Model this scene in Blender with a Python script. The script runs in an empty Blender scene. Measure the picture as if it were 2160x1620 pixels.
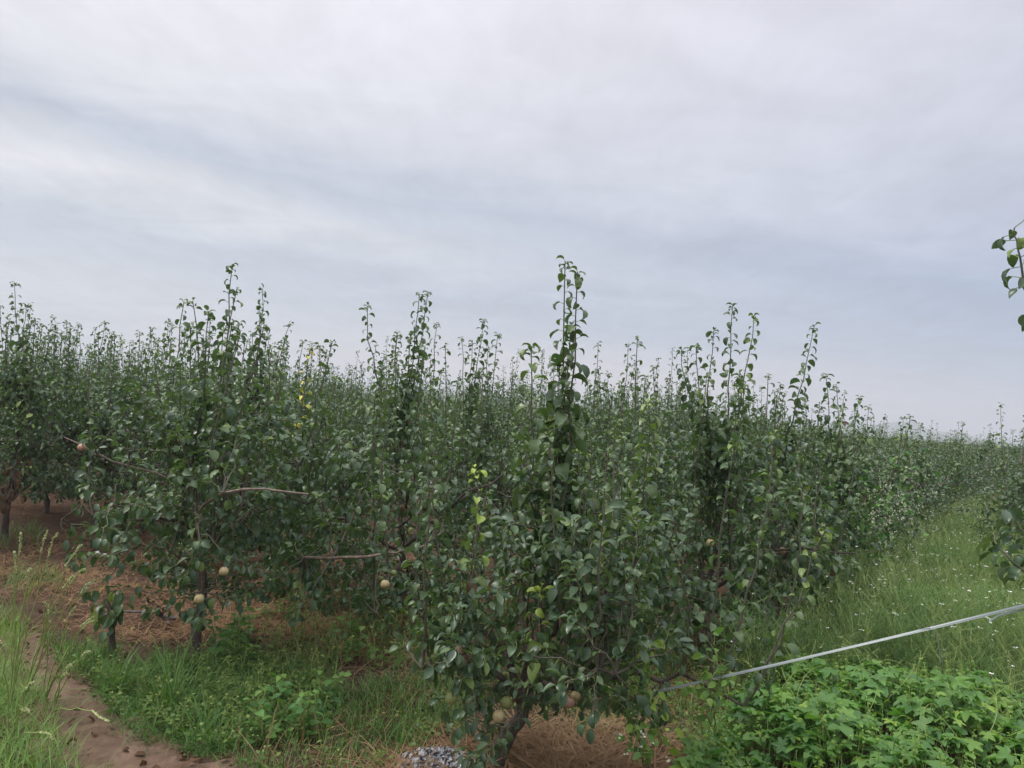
import bpy, math, random
import numpy as np
from mathutils import Matrix, Vector

S = bpy.context.scene
COL = S.collection
PI = math.pi

# ------------------------------------------------------------------ camera
W_PX, H_PX, F_PX = 2160.0, 1620.0, 1632.0          # the photograph's pixels
CAM_H, PITCH, ROLL = 1.8, math.radians(2.1), math.radians(4.0)
fwd = np.array([0, math.cos(PITCH), math.sin(PITCH)])
r0 = np.array([1.0, 0, 0]); u0 = np.array([0, -math.sin(PITCH), math.cos(PITCH)])
right = r0*math.cos(ROLL) + u0*math.sin(ROLL)
up = u0*math.cos(ROLL) - r0*math.sin(ROLL)
cam_data = bpy.data.cameras.new('camera'); cam = bpy.data.objects.new('camera', cam_data); COL.objects.link(cam)
cam_data.sensor_width = 36.0; cam_data.lens = 36.0*F_PX/W_PX
cam_data.clip_start = 0.05; cam_data.clip_end = 20000
m = Matrix.Identity(4)
for i in range(3):
    m[i][0], m[i][1], m[i][2] = right[i], up[i], -fwd[i]
m[2][3] = CAM_H
cam.matrix_world = m
S.camera = cam

# ------------------------------------------------------------------ sky, sun, exposure
SUN_EL, SUN_AZ = math.radians(55), math.radians(-80)   # azimuth from +Y, negative = left of the view
world = bpy.data.worlds.new('World'); S.world = world; world.use_nodes = True
nt = world.node_tree; nt.nodes.clear()


class NG:                                             # tiny node-graph helper
    def __init__(s, t): s.t = t
    def n(s, typ, **kw):
        o = s.t.nodes.new(typ)
        for k, v in kw.items():
            if k.startswith('i_'):
                key = k[2:]
                o.inputs[int(key) if key.isdigit() else key.replace('_', ' ')].default_value = v
            else: setattr(o, k, v)
        return o
    def l(s, a, b): s.t.links.new(a, b)
    def put(s, sock, v):
        if hasattr(v, 'is_output'): s.l(v, sock)
        else: sock.default_value = v
    def math(s, op, a, b=0.0, c=0.0, clamp=False):
        o = s.n('ShaderNodeMath', operation=op, use_clamp=clamp)
        for k, v in enumerate((a, b, c)):
            s.put(o.inputs[k], v)
        return o.outputs[0]
    def mix(s, f, a, b, blend='MIX'):
        o = s.n('ShaderNodeMix', data_type='RGBA', blend_type=blend)
        s.put(o.inputs['Factor'], f)
        for k, v in ((6, a), (7, b)):
            if not hasattr(v, 'is_output') and len(v) == 3: v = (*v, 1)
            s.put(o.inputs[k], v)
        return o.outputs[2]
    def ramp(s, f, stops, interp='LINEAR'):
        o = s.n('ShaderNodeValToRGB'); e = o.color_ramp.elements; o.color_ramp.interpolation = interp
        while len(e) < len(stops): e.new(0.5)
        for k, (p, c) in enumerate(stops):
            e[k].position = p
            e[k].color = (*c, 1) if hasattr(c, '__len__') else (c, c, c, 1)
        s.put(o.inputs[0], f); return o.outputs[0]
    def noise(s, vec, scale, detail=4, rough=0.5, dist=0.0):
        o = s.n('ShaderNodeTexNoise'); o.inputs['Scale'].default_value = scale
        o.inputs['Detail'].default_value = detail; o.inputs['Roughness'].default_value = rough
        o.inputs['Distortion'].default_value = dist
        if vec is not None: s.l(vec, o.inputs['Vector'])
        return o.outputs[0]


def build_world():
    g = NG(nt)
    sky = g.n('ShaderNodeTexSky', sky_type='NISHITA', sun_disc=False, sun_elevation=SUN_EL, sun_rotation=SUN_AZ)
    b1 = g.n('ShaderNodeBackground'); g.l(sky.outputs[0], b1.inputs[0]); b1.inputs[1].default_value = 0.1
    d = g.n('ShaderNodeTexCoord').outputs['Generated']
    sp = g.n('ShaderNodeSeparateXYZ'); g.l(d, sp.inputs[0]); x, y, z = sp.outputs
    el = g.math('MULTIPLY', g.math('ARCSINE', z), 180/PI)
    az = g.math('MULTIPLY', g.math('ARCTAN2', x, y), 180/PI)
    zz = g.math('ADD', g.math('MAXIMUM', z, 0.0), 0.13)
    cv = g.n('ShaderNodeCombineXYZ'); g.l(g.math('DIVIDE', x, zz), cv.inputs[0]); g.l(g.math('DIVIDE', y, zz), cv.inputs[1])
    mp = g.n('ShaderNodeMapping'); g.l(cv.outputs[0], mp.inputs[0]); mp.inputs['Scale'].default_value = (0.55, 1.0, 1); mp.inputs['Rotation'].default_value = (0, 0, 0.35)
    big = g.noise(mp.outputs[0], 0.8, 5, 0.5, 0.6)
    mid = g.noise(mp.outputs[0], 2.6, 6, 0.55, 0.5)
    mp2 = g.n('ShaderNodeMapping'); g.l(cv.outputs[0], mp2.inputs[0]); mp2.inputs['Scale'].default_value = (1.6, 0.8, 1); mp2.inputs['Rotation'].default_value = (0, 0, -0.75)
    fine = g.noise(mp2.outputs[0], 5.5, 5, 0.6, 0.5)
    # height of the layer above the horizon, tilted a little and warped by the clouds
    warp = g.math('ADD', g.math('MULTIPLY', g.math('SUBTRACT', big, 0.5), 6.5), g.math('MULTIPLY', g.math('SUBTRACT', mid, 0.5), 4.0))
    azc = g.math('MAXIMUM', g.math('MINIMUM', az, 60.0), -60.0)
    e2 = g.math('ADD', g.math('ADD', el, g.math('MULTIPLY', azc, 0.06)), warp)
    f = g.math('DIVIDE', e2, 40.0, clamp=True)
    right_c = g.ramp(f, [(0.0, (.50, .54, .62)), (0.06, (.56, .57, .635)), (0.15, (.455, .50, .60)), (0.29, (.365, .435, .565)),
                         (0.40, (.50, .54, .65)), (0.58, (.585, .60, .69)), (0.8, (.635, .64, .72)), (1.0, (.665, .665, .74))])
    left_c = g.ramp(f, [(0.0, (.57, .60, .66)), (0.10, (.60, .62, .675)), (0.20, (.53, .57, .64)), (0.275, (.73, .735, .76)),
                        (0.35, (.50, .54, .62)), (0.44, (.73, .735, .775)), (0.62, (.82, .81, .85)), (0.85, (.87, .855, .89)), (1.0, (.89, .875, .905))])
    side = g.math('ADD', g.math('MULTIPLY', azc, 1/62.0), 0.47, clamp=True)
    c = g.mix(side, left_c, right_c)
    # warm glow low over the middle of the horizon
    gl = g.math('MULTIPLY', g.math('SUBTRACT', 1.0, g.math('ABSOLUTE', g.math('DIVIDE', g.math('SUBTRACT', el, 2.6), 3.2)), clamp=True),
                g.math('SUBTRACT', 1.0, g.math('ABSOLUTE', g.math('DIVIDE', g.math('SUBTRACT', az, 3.0), 34.0)), clamp=True))
    c = g.mix(g.math('MULTIPLY', gl, 0.8), c, (.69, .635, .64))
    tex = g.math('ADD', g.math('MULTIPLY', g.math('SUBTRACT', fine, 0.5), 0.22), g.math('MULTIPLY', g.math('SUBTRACT', mid, 0.5), 0.30))
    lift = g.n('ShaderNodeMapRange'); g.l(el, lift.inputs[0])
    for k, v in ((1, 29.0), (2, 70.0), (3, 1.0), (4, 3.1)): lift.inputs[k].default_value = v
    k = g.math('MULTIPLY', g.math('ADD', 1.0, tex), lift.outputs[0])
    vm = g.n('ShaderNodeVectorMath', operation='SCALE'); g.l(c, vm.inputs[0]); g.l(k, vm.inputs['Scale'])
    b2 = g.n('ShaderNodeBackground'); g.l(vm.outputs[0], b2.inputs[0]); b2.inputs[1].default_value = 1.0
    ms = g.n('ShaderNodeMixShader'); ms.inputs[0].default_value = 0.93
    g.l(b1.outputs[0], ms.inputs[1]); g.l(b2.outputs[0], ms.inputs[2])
    out = g.n('ShaderNodeOutputWorld'); g.l(ms.outputs[0], out.inputs[0])


build_world()
sun_d = bpy.data.lights.new('sun', 'SUN'); sun_d.energy = 1.5; sun_d.angle = math.radians(12); sun_d.color = (1.0, .965, .91)
sun = bpy.data.objects.new('sun', sun_d); COL.objects.link(sun); sun.location = (0, 0, 30)
sdir = Vector((math.sin(SUN_AZ)*math.cos(SUN_EL), math.cos(SUN_AZ)*math.cos(SUN_EL), math.sin(SUN_EL)))
sun.rotation_euler = sdir.to_track_quat('Z', 'Y').to_euler()
S.view_settings.view_transform = 'Standard'; S.view_settings.look = 'None'
S.view_settings.exposure = 0.20; S.view_settings.gamma = 1.0
cy = S.cycles
cy.max_bounces = 6; cy.diffuse_bounces = 3; cy.glossy_bounces = 2; cy.transmission_bounces = 3; cy.volume_bounces = 0
cy.transparent_max_bounces = 6; cy.caustics_reflective = False; cy.caustics_refractive = False

# ------------------------------------------------------------------ helpers
def ray(px, py):
    v = fwd + right*((px - W_PX/2)/F_PX) + up*((H_PX/2 - py)/F_PX)
    return v
def G(px, py, z=0.0):                                  # where a sight line meets the level z
    v = ray(px, py); t = (z - CAM_H)/v[2]
    return np.array([0, 0, CAM_H]) + v*t
def D(px, py, d):                                      # a point at distance d ahead
    v = ray(px, py); return np.array([0, 0, CAM_H]) + v*(d/v[1])
def nrm(v):
    v = np.asarray(v, float); return v/max(np.linalg.norm(v), 1e-9)

class MB:
    """collects verts / faces with a material index and a per-vertex tint, builds ONE mesh object"""
    def __init__(s): s.v = []; s.f = []; s.n = 0; s.t = []
    def add(s, v, faces, mat=0, tint=0.0):
        v = np.asarray(v, float).reshape(-1, 3)
        s.v.append(v); s.t.append(np.full(len(v), float(tint)) if np.isscalar(tint) else np.asarray(tint, float))
        s.f.append((np.asarray(faces, np.int64) + s.n, mat)); s.n += len(v)
    def tube(s, pts, rad, sides=5, mat=0, cap=True, tint=0.0):
        P = np.asarray(pts, float); n = len(P); rad = np.broadcast_to(np.asarray(rad, float), (n,))
        T = np.gradient(P, axis=0); T /= np.maximum(np.linalg.norm(T, axis=1), 1e-9)[:, None]
        ref = np.array([1.0, 0.13, 0.07]) if abs(T[0][0]) < 0.8 else np.array([0.1, 1, 0.1])
        A = np.cross(T, ref); A /= np.maximum(np.linalg.norm(A, axis=1), 1e-9)[:, None]
        B = np.cross(T, A)
        a = np.arange(sides)*2*PI/sides
        V = P[:, None] + rad[:, None, None]*(np.cos(a)[None, :, None]*A[:, None] + np.sin(a)[None, :, None]*B[:, None])
        i = np.arange(n-1)[:, None]*sides; j = np.arange(sides)[None]; k = (j+1) % sides
        F = np.stack([i+j, i+k, i+sides+k, i+sides+j], -1).reshape(-1, 4)
        s.add(V.reshape(-1, 3), F, mat, tint)
        if cap:
            V2 = np.vstack([V[-1], P[-1] + T[-1]*rad[-1]*0.4]); tri = np.stack([np.arange(sides), (np.arange(sides)+1) % sides, np.full(sides, sides)], -1)
            s.add(V2, tri, mat, tint)
    def build(s, name, mats, parent=None, smooth=True):
        me = mesh_of(s, name, mats, smooth)
        o = bpy.data.objects.new(name, me); COL.objects.link(o)
        if parent is not None: o.parent = parent
        return o

def mesh_of(s, name, mats, smooth=True):
    me = bpy.data.meshes.new(name)
    V = np.vstack(s.v); me.vertices.add(len(V)); me.vertices.foreach_set('co', V.astype(np.float32).ravel())
    idx = np.concatenate([f.ravel() for f, _ in s.f]); cnt = np.concatenate([np.full(len(f), f.shape[1]) for f, _ in s.f])
    mi = np.concatenate([np.full(len(f), k) for f, k in s.f])
    me.loops.add(len(idx)); me.loops.foreach_set('vertex_index', idx.astype(np.int32))
    me.polygons.add(len(cnt)); st = np.concatenate([[0], np.cumsum(cnt)[:-1]])
    me.polygons.foreach_set('loop_start', st.astype(np.int32)); me.polygons.foreach_set('loop_total', cnt.astype(np.int32))
    for mm in (mats if isinstance(mats, (list, tuple)) else [mats]): me.materials.append(mm)
    me.polygons.foreach_set('material_index', mi.astype(np.int32))
    at = me.attributes.new('tint', 'FLOAT', 'POINT'); at.data.foreach_set('value', np.concatenate(s.t).astype(np.float32))
    me.polygons.foreach_set('use_smooth', np.full(len(cnt), smooth)); me.update(); me.validate()
    return me

def tag(o, label=None, cat=None, group=None, kind=None):
    if label: o['label'] = label
    if cat: o['category'] = cat
    if group: o['group'] = group
    if kind: o['kind'] = kind
    return o
def empty(name, loc, rz=0.0):
    o = bpy.data.objects.new(name, None); COL.objects.link(o); o.location = [float(c) for c in loc]; o.rotation_euler = (0, 0, rz)
    o.empty_display_size = 0.2; return o

# ------------------------------------------------------------------ materials
def new_mat(name):
    mt = bpy.data.materials.new(name); mt.use_nodes = True; t = mt.node_tree; t.nodes.clear(); return mt, NG(t)

def leaf_mat(name, dark, mid, light, young=(.30, .40, .05), under=None, rough=0.42, trans=0.22, spec=0.45):
    mt, g = new_mat(name)
    geo = g.n('ShaderNodeNewGeometry'); at = g.n('ShaderNodeAttribute', attribute_name='tint')
    c = g.ramp(geo.outputs['Random Per Island'], [(0.0, dark), (0.5, mid), (0.86, light), (0.965, light), (1.0, tuple(0.5*(a+b) for a, b in zip(light, young)))])
    nz = g.noise(g.n('ShaderNodeTexCoord').outputs['Object'], 38.0, 2, 0.5)
    c = g.mix(g.math('MULTIPLY', nz, 0.35), c, tuple(v*1.35 for v in mid))
    c = g.mix(g.math('MINIMUM', g.math('MAXIMUM', at.outputs['Fac'], 0.0), 1.0), c, young)
    brown = g.math('GREATER_THAN', at.outputs['Fac'], 1.5)
    c = g.mix(brown, c, (.10, .055, .03))
    yel = g.math('GREATER_THAN', at.outputs['Fac'], 2.5)
    c = g.mix(yel, c, (.62, .52, .04))
    cu = g.mix(0.55, c, under or tuple(v*1.6+.03 for v in mid))
    col = g.mix(geo.outputs['Backfacing'], c, cu)
    p = g.n('ShaderNodeBsdfPrincipled'); g.l(col, p.inputs['Base Color'])
    g.put(p.inputs['Roughness'], g.math('ADD', g.math('MULTIPLY', geo.outputs['Random Per Island'], 0.2), rough-0.1)); p.inputs['Specular IOR Level'].default_value = spec
    tr = g.n('ShaderNodeBsdfTranslucent')
    g.l(g.mix(1.0, col, (1.5, 1.7, 0.55), 'MULTIPLY'), tr.inputs[0])
    ms = g.n('ShaderNodeMixShader'); ms.inputs[0].default_value = trans
    g.l(p.outputs[0], ms.inputs[1]); g.l(tr.outputs[0], ms.inputs[2])
    out = g.n('ShaderNodeOutputMaterial'); g.l(ms.outputs[0], out.inputs[0]); return mt

def rough_mat(name, stops, scale=20, bump=0.3, rough=0.85, detail=6, bscale=None, stretch=None, spec=0.25):
    mt, g = new_mat(name)
    tc = g.n('ShaderNodeTexCoord').outputs['Object']
    if stretch:
        mp = g.n('ShaderNodeMapping'); g.l(tc, mp.inputs[0]); mp.inputs['Scale'].default_value = stretch; tc = mp.outputs[0]
    nz = g.noise(tc, scale, detail, 0.6, 0.2); c = g.ramp(nz, stops)
    p = g.n('ShaderNodeBsdfPrincipled'); g.l(c, p.inputs['Base Color']); p.inputs['Roughness'].default_value = rough; p.inputs['Specular IOR Level'].default_value = spec
    if bump:
        b = g.n('ShaderNodeBump'); b.inputs['Strength'].default_value = bump; b.inputs['Distance'].default_value = 0.02
        g.l(g.noise(tc, bscale or scale*2, 6, 0.65), b.inputs['Height']); g.l(b.outputs[0], p.inputs['Normal'])
    out = g.n('ShaderNodeOutputMaterial'); g.l(p.outputs[0], out.inputs[0]); return mt

M_PEAR_LEAF = leaf_mat('pear_leaf', (.032, .065, .030), (.056, .104, .046), (.098, .155, .062), trans=0.17, rough=.40, spec=.50)
M_DEAD_LEAF = leaf_mat('withered_leaf', (.05, .03, .02), (.085, .05, .03), (.12, .08, .04), trans=0.1, rough=0.7, spec=0.15)
M_GRASS = leaf_mat('grass_blade', (.035, .085, .018), (.058, .135, .026), (.095, .19, .035), young=(.34, .36, .10), rough=0.5, trans=0.28, spec=0.3)
M_GRASS_PALE = leaf_mat('pale_grass_blade', (.065, .125, .022), (.10, .185, .034), (.155, .25, .05), young=(.34, .36, .13), rough=0.5, trans=0.3, spec=0.3)
M_ALLEY = leaf_mat('alley_weed', (.038, .086, .020), (.060, .132, .030), (.100, .185, .042), young=(.34, .36, .10), rough=0.55, trans=0.28, spec=0.25)
M_VINE_LEAF = leaf_mat('hop_vine_leaf', (.050, .125, .032), (.080, .185, .045), (.125, .25, .06), young=(.27, .40, .06), rough=0.5, trans=0.28, spec=0.35)
M_WEED_LEAF = leaf_mat('broad_weed_leaf', (.040, .11, .030), (.060, .15, .040), (.085, .19, .05), young=(.22, .36, .06), rough=0.5, trans=0.25, spec=0.3)
M_STRAW = leaf_mat('dry_straw', (.080, .048, .026), (.180, .110, .056), (.34, .235, .13), young=(.205, .100, .042), rough=0.8, trans=0.08, spec=0.1)
M_BARK = rough_mat('pear_bark', [(.25, (.050, .040, .034)), (.5, (.115, .090, .075)), (.75, (.20, .16, .135))], 24, 0.6, 0.85, stretch=(1, 1, .35))
M_LIMB = rough_mat('weathered_limb', [(.3, (.13, .10, .082)), (.55, (.24, .185, .15)), (.75, (.36, .29, .24))], 30, 0.4, 0.8)
M_SHOOT = rough_mat('shoot_bark', [(.3, (.08, .078, .055)), (.6, (.145, .138, .10)), (.8, (.23, .215, .165))], 40, 0.1, 0.6)
M_STEM = rough_mat('green_stem', [(.3, (.19, .26, .07)), (.7, (.32, .39, .14))], 40, 0.0, 0.6)
M_SEED = rough_mat('seed_head', [(.3, (.34, .40, .15)), (.7, (.50, .53, .28))], 60, 0.0, 0.7)
M_FLOWER = rough_mat('white_flower', [(.3, (.66, .68, .60)), (.7, (.80, .80, .74))], 50, 0.0, 0.7)
M_CREAM = rough_mat('cream_flower', [(.3, (.36, .40, .26)), (.7, (.55, .57, .42))], 50, 0.0, 0.8)
M_TAPE = None
def soil_mat():
    mt, g = new_mat('orchard_soil'); tc = g.n('ShaderNodeTexCoord').outputs['Object']
    a = g.noise(tc, 0.9, 5, 0.6, 0.4); b = g.noise(tc, 9, 7, 0.65, 0.2); s = g.noise(tc, 60, 4, 0.7)
    c = g.ramp(b, [(.25, (.042, .027, .019)), (.5, (.074, .047, .033)), (.75, (.125, .082, .057))])
    c = g.mix(g.ramp(a, [(.42, 0), (.62, 1)]), c, g.ramp(s, [(.3, (.05, .028, .017)), (.7, (.12, .066, .036))]))
    p = g.n('ShaderNodeBsdfPrincipled'); g.l(c, p.inputs['Base Color']); p.inputs['Roughness'].default_value = .95; p.inputs['Specular IOR Level'].default_value = .12
    bm = g.n('ShaderNodeBump'); bm.inputs['Strength'].default_value = .8; bm.inputs['Distance'].default_value = .04
    g.l(g.math('ADD', b, g.math('MULTIPLY', s, .5)), bm.inputs['Height']); g.l(bm.outputs[0], p.inputs['Normal'])
    out = g.n('ShaderNodeOutputMaterial'); g.l(p.outputs[0], out.inputs[0]); return mt
M_SOIL = soil_mat()
M_PATH = rough_mat('path_mud', [(.3, (.085, .053, .035)), (.5, (.148, .097, .066)), (.72, (.225, .152, .108))], 7, 1.0, 0.92, 9, 16, spec=0.18)

# ------------------------------------------------------------------ ground, path, hills
rs = np.random.RandomState(5)
def ground_z(x, y):
    x = np.asarray(x, float); y = np.asarray(y, float)
    n = .022*np.sin(1.7*x+.6*y) + .018*np.sin(-1.1*x+2.3*y+1) + .012*np.sin(4.1*x+3.3*y) + .008*np.sin(7.7*x-5.9*y+2)
    return n*np.clip((60-np.hypot(x, y))/30, 0, 1)

def build_ground():
    near = np.arange(-14, 14.01, 0.14); far = np.array([16, 19, 24, 32, 45, 70, 110, 200, 400, 900, 2000, 4000.])
    xs = np.concatenate([-far[::-1], near, far]); ys = np.concatenate([-far[::-1], near+8, far+8])
    X, Y = np.meshgrid(xs, ys); Z = ground_z(X, Y); nx = len(xs); ny = len(ys)
    mb = MB(); i, j = np.meshgrid(np.arange(ny-1), np.arange(nx-1), indexing='ij'); a = i*nx+j
    mb.add(np.stack([X, Y, Z], -1).reshape(-1, 3), np.stack([a, a+1, a+nx+1, a+nx], -1).reshape(-1, 4))
    tag(mb.build('ground', M_SOIL), kind='structure')
build_ground()

def build_path():
    c = [G(-420, 1215), G(-200, 1270), G(0, 1345), G(70, 1400), G(130, 1500), G(250, 1590), G(420, 1665), G(700, 1760), G(1100, 1830), G(1500, 1850)]
    c = np.array(c)[:, :2]; t = np.linspace(0, len(c)-1, 420); cx = np.interp(t, np.arange(len(c)), c[:, 0]); cyy = np.interp(t, np.arange(len(c)), c[:, 1])
    k = np.ones(37)/37; cx = np.convolve(np.pad(cx, 18, 'edge'), k, 'valid'); cyy = np.convolve(np.pad(cyy, 18, 'edge'), k, 'valid')
    P = np.stack([cx, cyy], -1); T = np.gradient(P, axis=0); T /= np.linalg.norm(T, axis=1)[:, None]; N = np.stack([-T[:, 1], T[:, 0]], -1)
    w = np.linspace(-1, 1, 41); half = .29 + .05*np.sin(t*3.1) + .04*np.sin(t*9.7+1) + .025*np.sin(t*23)
    Q = P[:, None] + N[:, None]*(w[None, :, None]*half[:, None, None])
    z = ground_z(Q[..., 0], Q[..., 1]) + .022*(1-np.abs(w)[None]**3) - .012*np.abs(w)[None]**6 + .008*np.sin(Q[..., 0]*13+Q[..., 1]*7)*np.cos(Q[..., 1]*17) + .006*np.sin(Q[..., 0]*31-Q[..., 1]*23+2*np.sin(Q[..., 1]*11))*np.sin(Q[..., 1]*37+Q[..., 0]*9) + .003*rs.randn(*Q.shape[:2]) - .014*np.clip(np.sin(t*21)[:, None]*np.cos(w*4.2+np.sign(np.sin(t*10.5))[:, None]*1.2)-.35, 0, 1)
    mb = MB(); V = np.concatenate([Q, z[..., None]], -1); n = len(w)
    i, j = np.meshgrid(np.arange(len(P)-1), np.arange(n-1), indexing='ij'); a = i*n+j
    mb.add(V.reshape(-1, 3), np.stack([a, a+1, a+n+1, a+n], -1).reshape(-1, 4)); tag(mb.build('path', M_PATH), kind='structure')
    return P
PATH = build_path()

def build_hills():
    d0 = 1500.0; mb = MB(); r = np.random.RandomState(3)
    px = np.linspace(1350, 2700, 160)
    prof = np.zeros_like(px)
    for c, w, h in ((1800, 34, 31), (1905, 62, 38), (1985, 60, 22), (1690, 70, 16), (2130, 90, 14), (2350, 120, 22), (2550, 110, 18), (1500, 90, 10)):
        prof = np.maximum(prof, h*np.exp(-((px-c)/w)**2))
    prof = prof + r.rand(len(px))*1.2 + 4
    hm = prof*d0/F_PX
    base = np.array([D(x, 870+.07*(x-1080), d0) for x in px])
    rows = []
    for s, q in ((-1, 0), (-.55, .45), (-.2, .86), (0, 1), (.3, .8), (1, 0)):
        b = base.copy(); b[:, 1] += s*220; b[:, 2] = hm*q*(1+.12*r.randn(len(px))*(0 < q < 1)) - 1
        rows.append(b)
    V = np.stack(rows); n = len(px); i, j = np.meshgrid(np.arange(len(rows)-1), np.arange(n-1), indexing='ij'); a = i*n+j
    mb.add(V.reshape(-1, 3), np.stack([a, a+1, a+n+1, a+n], -1).reshape(-1, 4))
    tag(mb.build('hills', rough_mat('hill_forest', [(.3, (.035, .06, .03)), (.7, (.07, .10, .05))], .02, 0, .9)), kind='structure')
build_hills()

# ------------------------------------------------------------------ leaf templates
def leaf_template(kappa, fold, twist, wid, lod):
    s = {0: [0, .13, .32, .52, .72, .89, 1.0], 1: [0, .3, .65, 1.0], 2: [0, .42, 1.0]}[lod]
    hw = np.interp(s, [0, .13, .32, .52, .72, .89, 1.0], [0, .20, .315, .31, .225, .095, 0])*wid/.63
    ss = np.linspace(0, 1, 41); th = -kappa*ss**1.2 + .15
    xx = np.concatenate([[0], np.cumsum(np.cos(th[:-1]))/40]); zz = np.concatenate([[0], np.cumsum(np.sin(th[:-1]))/40])
    V = []; F = []; prev = None
    for q, w in zip(s, hw):
        x = np.interp(q, ss, xx); z = np.interp(q, ss, zz); t = np.interp(q, ss, th)
        nx, nz = -math.sin(t), math.cos(t)
        if w < 1e-6: row = [len(V)]; V.append((x, 0, z))
        else:
            a = twist*q; up_ = w*math.sin(fold)
            row = []
            for sd in (-1, 0, 1):
                yy = sd*w*math.cos(fold); h = (up_ if sd else 0) + yy*math.sin(a) + (0.02*math.sin(9*q+sd) if sd else 0)
                row.append(len(V)); V.append((x+nx*h, yy*math.cos(a), z+nz*h))
        if prev:
            if len(prev) == 1 and len(row) == 3: F += [(prev[0], row[1], row[0], -1), (prev[0], row[2], row[1], -1)]
            elif len(prev) == 3 and len(row) == 3: F += [(prev[0], prev[1], row[1], row[0]), (prev[1], prev[2], row[2], row[1])]
            else: F += [(prev[0], prev[1], row[0], -1), (prev[1], prev[2], row[0], -1)]
        prev = row
    V = np.array(V); F = np.array(F)
    # the upper side is +z: wind the faces so
    q = F[F[:, 3] >= 0][:, ::-1][:, [3, 0, 1, 2]][:, ::1] if (F[:, 3] >= 0).any() else np.zeros((0, 4), int)
    q = F[F[:, 3] >= 0]; t3 = F[F[:, 3] < 0][:, :3]
    def fix(fs):
        out = []
        for f in fs:
            nrm_ = np.cross(V[f[1]]-V[f[0]], V[f[2]]-V[f[0]])
            out.append(f if nrm_[2] > 0 or (abs(nrm_[2]) < 1e-9 and nrm_[0] > 0) else f[::-1])
        return np.array(out, int).reshape(-1, fs.shape[1] if len(fs) else 3)
    tt = [fix(q), fix(t3)]
    return V, tt
TR = random.Random(11)
TEMPL = {lod: [leaf_template(k, math.radians(fo), tw, w, lod) for k, fo, tw, w in
               ((.3, 26, .15, .54), (.7, 34, -.35, .58), (1.0, 26, .4, .68), (1.45, 32, -.25, .70), (1.9, 26, .35, .66), (2.4, 34, -.4, .68), (.6, 16, .7, .60))] for lod in (0, 1, 2)}
FLAT = [leaf_template(k, math.radians(fo), tw, w, 1) for k, fo, tw, w in ((.3, 12, .1, .62), (.7, 16, -.2, .7), (1.0, 10, .2, .56))]

class Leaves:
    def __init__(s): s.p = []; s.d = []; s.n = []; s.L = []; s.t = []; s.k = []; s.pet = []
    def put(s, p, d, n, L, tint=0.0, k=0, stem=None):
        s.p.append(p); s.d.append(d); s.n.append(n); s.L.append(L); s.t.append(tint); s.k.append(k)
        if stem is not None: s.pet.append((stem, p))
    def into(s, mb, templ, mat=0, petmat=None, petw=.0013):
        if not s.p: return
        P = np.array(s.p); Dv = np.array(s.d); N = np.array(s.n); L = np.array(s.L); Tn = np.array(s.t); K = np.array(s.k) % len(templ)
        Dv /= np.linalg.norm(Dv, axis=1)[:, None]; N = N - Dv*(N*Dv).sum(1)[:, None]; N /= np.maximum(np.linalg.norm(N, axis=1), 1e-6)[:, None]
        Sd = np.cross(N, Dv)
        for k in range(len(templ)):
            I = np.where(K == k)[0]
            if not len(I): continue
            V, fs = templ[k]
            X = P[I][:, None] + L[I][:, None, None]*(V[None, :, 0, None]*Dv[I][:, None] + V[None, :, 1, None]*Sd[I][:, None] + V[None, :, 2, None]*N[I][:, None])
            base = mb.n
            mb.v.append(X.reshape(-1, 3)); mb.t.append(np.repeat(Tn[I], len(V))); mb.n += len(I)*len(V)
            off = (np.arange(len(I))*len(V) + base)[:, None, None]
            for f in fs:
                if len(f): mb.f.append(((off + f[None]).reshape(-1, f.shape[1]), mat))
        if petmat is not None and s.pet:
            A = np.array([a for a, b in s.pet]); B = np.array([b for a, b in s.pet]); w = np.cross(B-A, [0.3, 1, 0.2]); w /= np.maximum(np.linalg.norm(w, axis=1), 1e-9)[:, None]; w *= petw
            X = np.stack([A-w, A+w, B+w, B-w], 1); n = len(A); mb.add(X.reshape(-1, 3), np.arange(4*n).reshape(n, 4), petmat)

UP = np.array([0, 0, 1.0])
def leaf_on(lv, rng, p, t, phi, L, droop, ang=60, tint=0.0, pet=.03, k=None):
    """one leaf on a stem: petiole out of the stem, blade arching over"""
    a = np.cross(t, [0.31, 0.9, 0.2]); a = nrm(a); b = np.cross(t, a)
    o = a*math.cos(phi) + b*math.sin(phi)
    pd = nrm(o*math.sin(math.radians(ang)) + t*math.cos(math.radians(ang)) - UP*droop*.3)
    q = p + pd*pet
    d = nrm(pd - UP*droop + rng.normal(0, .22, 3))
    n = UP - d*d[2]
    if np.linalg.norm(n) < .25: n = n + o*.6
    n = nrm(nrm(n) + rng.normal(0, .40, 3))
    lv.put(q, d, n, L, tint, rng.randint(0, 7) if k is None else k, p)

def curve(p0, p1, rng, n=7, sag=0.0, bow=None, wob=.02):
    t = np.linspace(0, 1, n)[:, None]; p0 = np.asarray(p0, float); p1 = np.asarray(p1, float)
    P = p0*(1-t) + p1*t
    if bow is not None: P = P + np.asarray(bow)*(4*t*(1-t))
    P[:, 2] -= sag*(t[:, 0]*(1-t[:, 0]))*4
    P[1:-1] += rng.normal(0, wob, (n-2, 3))*np.linalg.norm(p1-p0)
    return P

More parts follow.
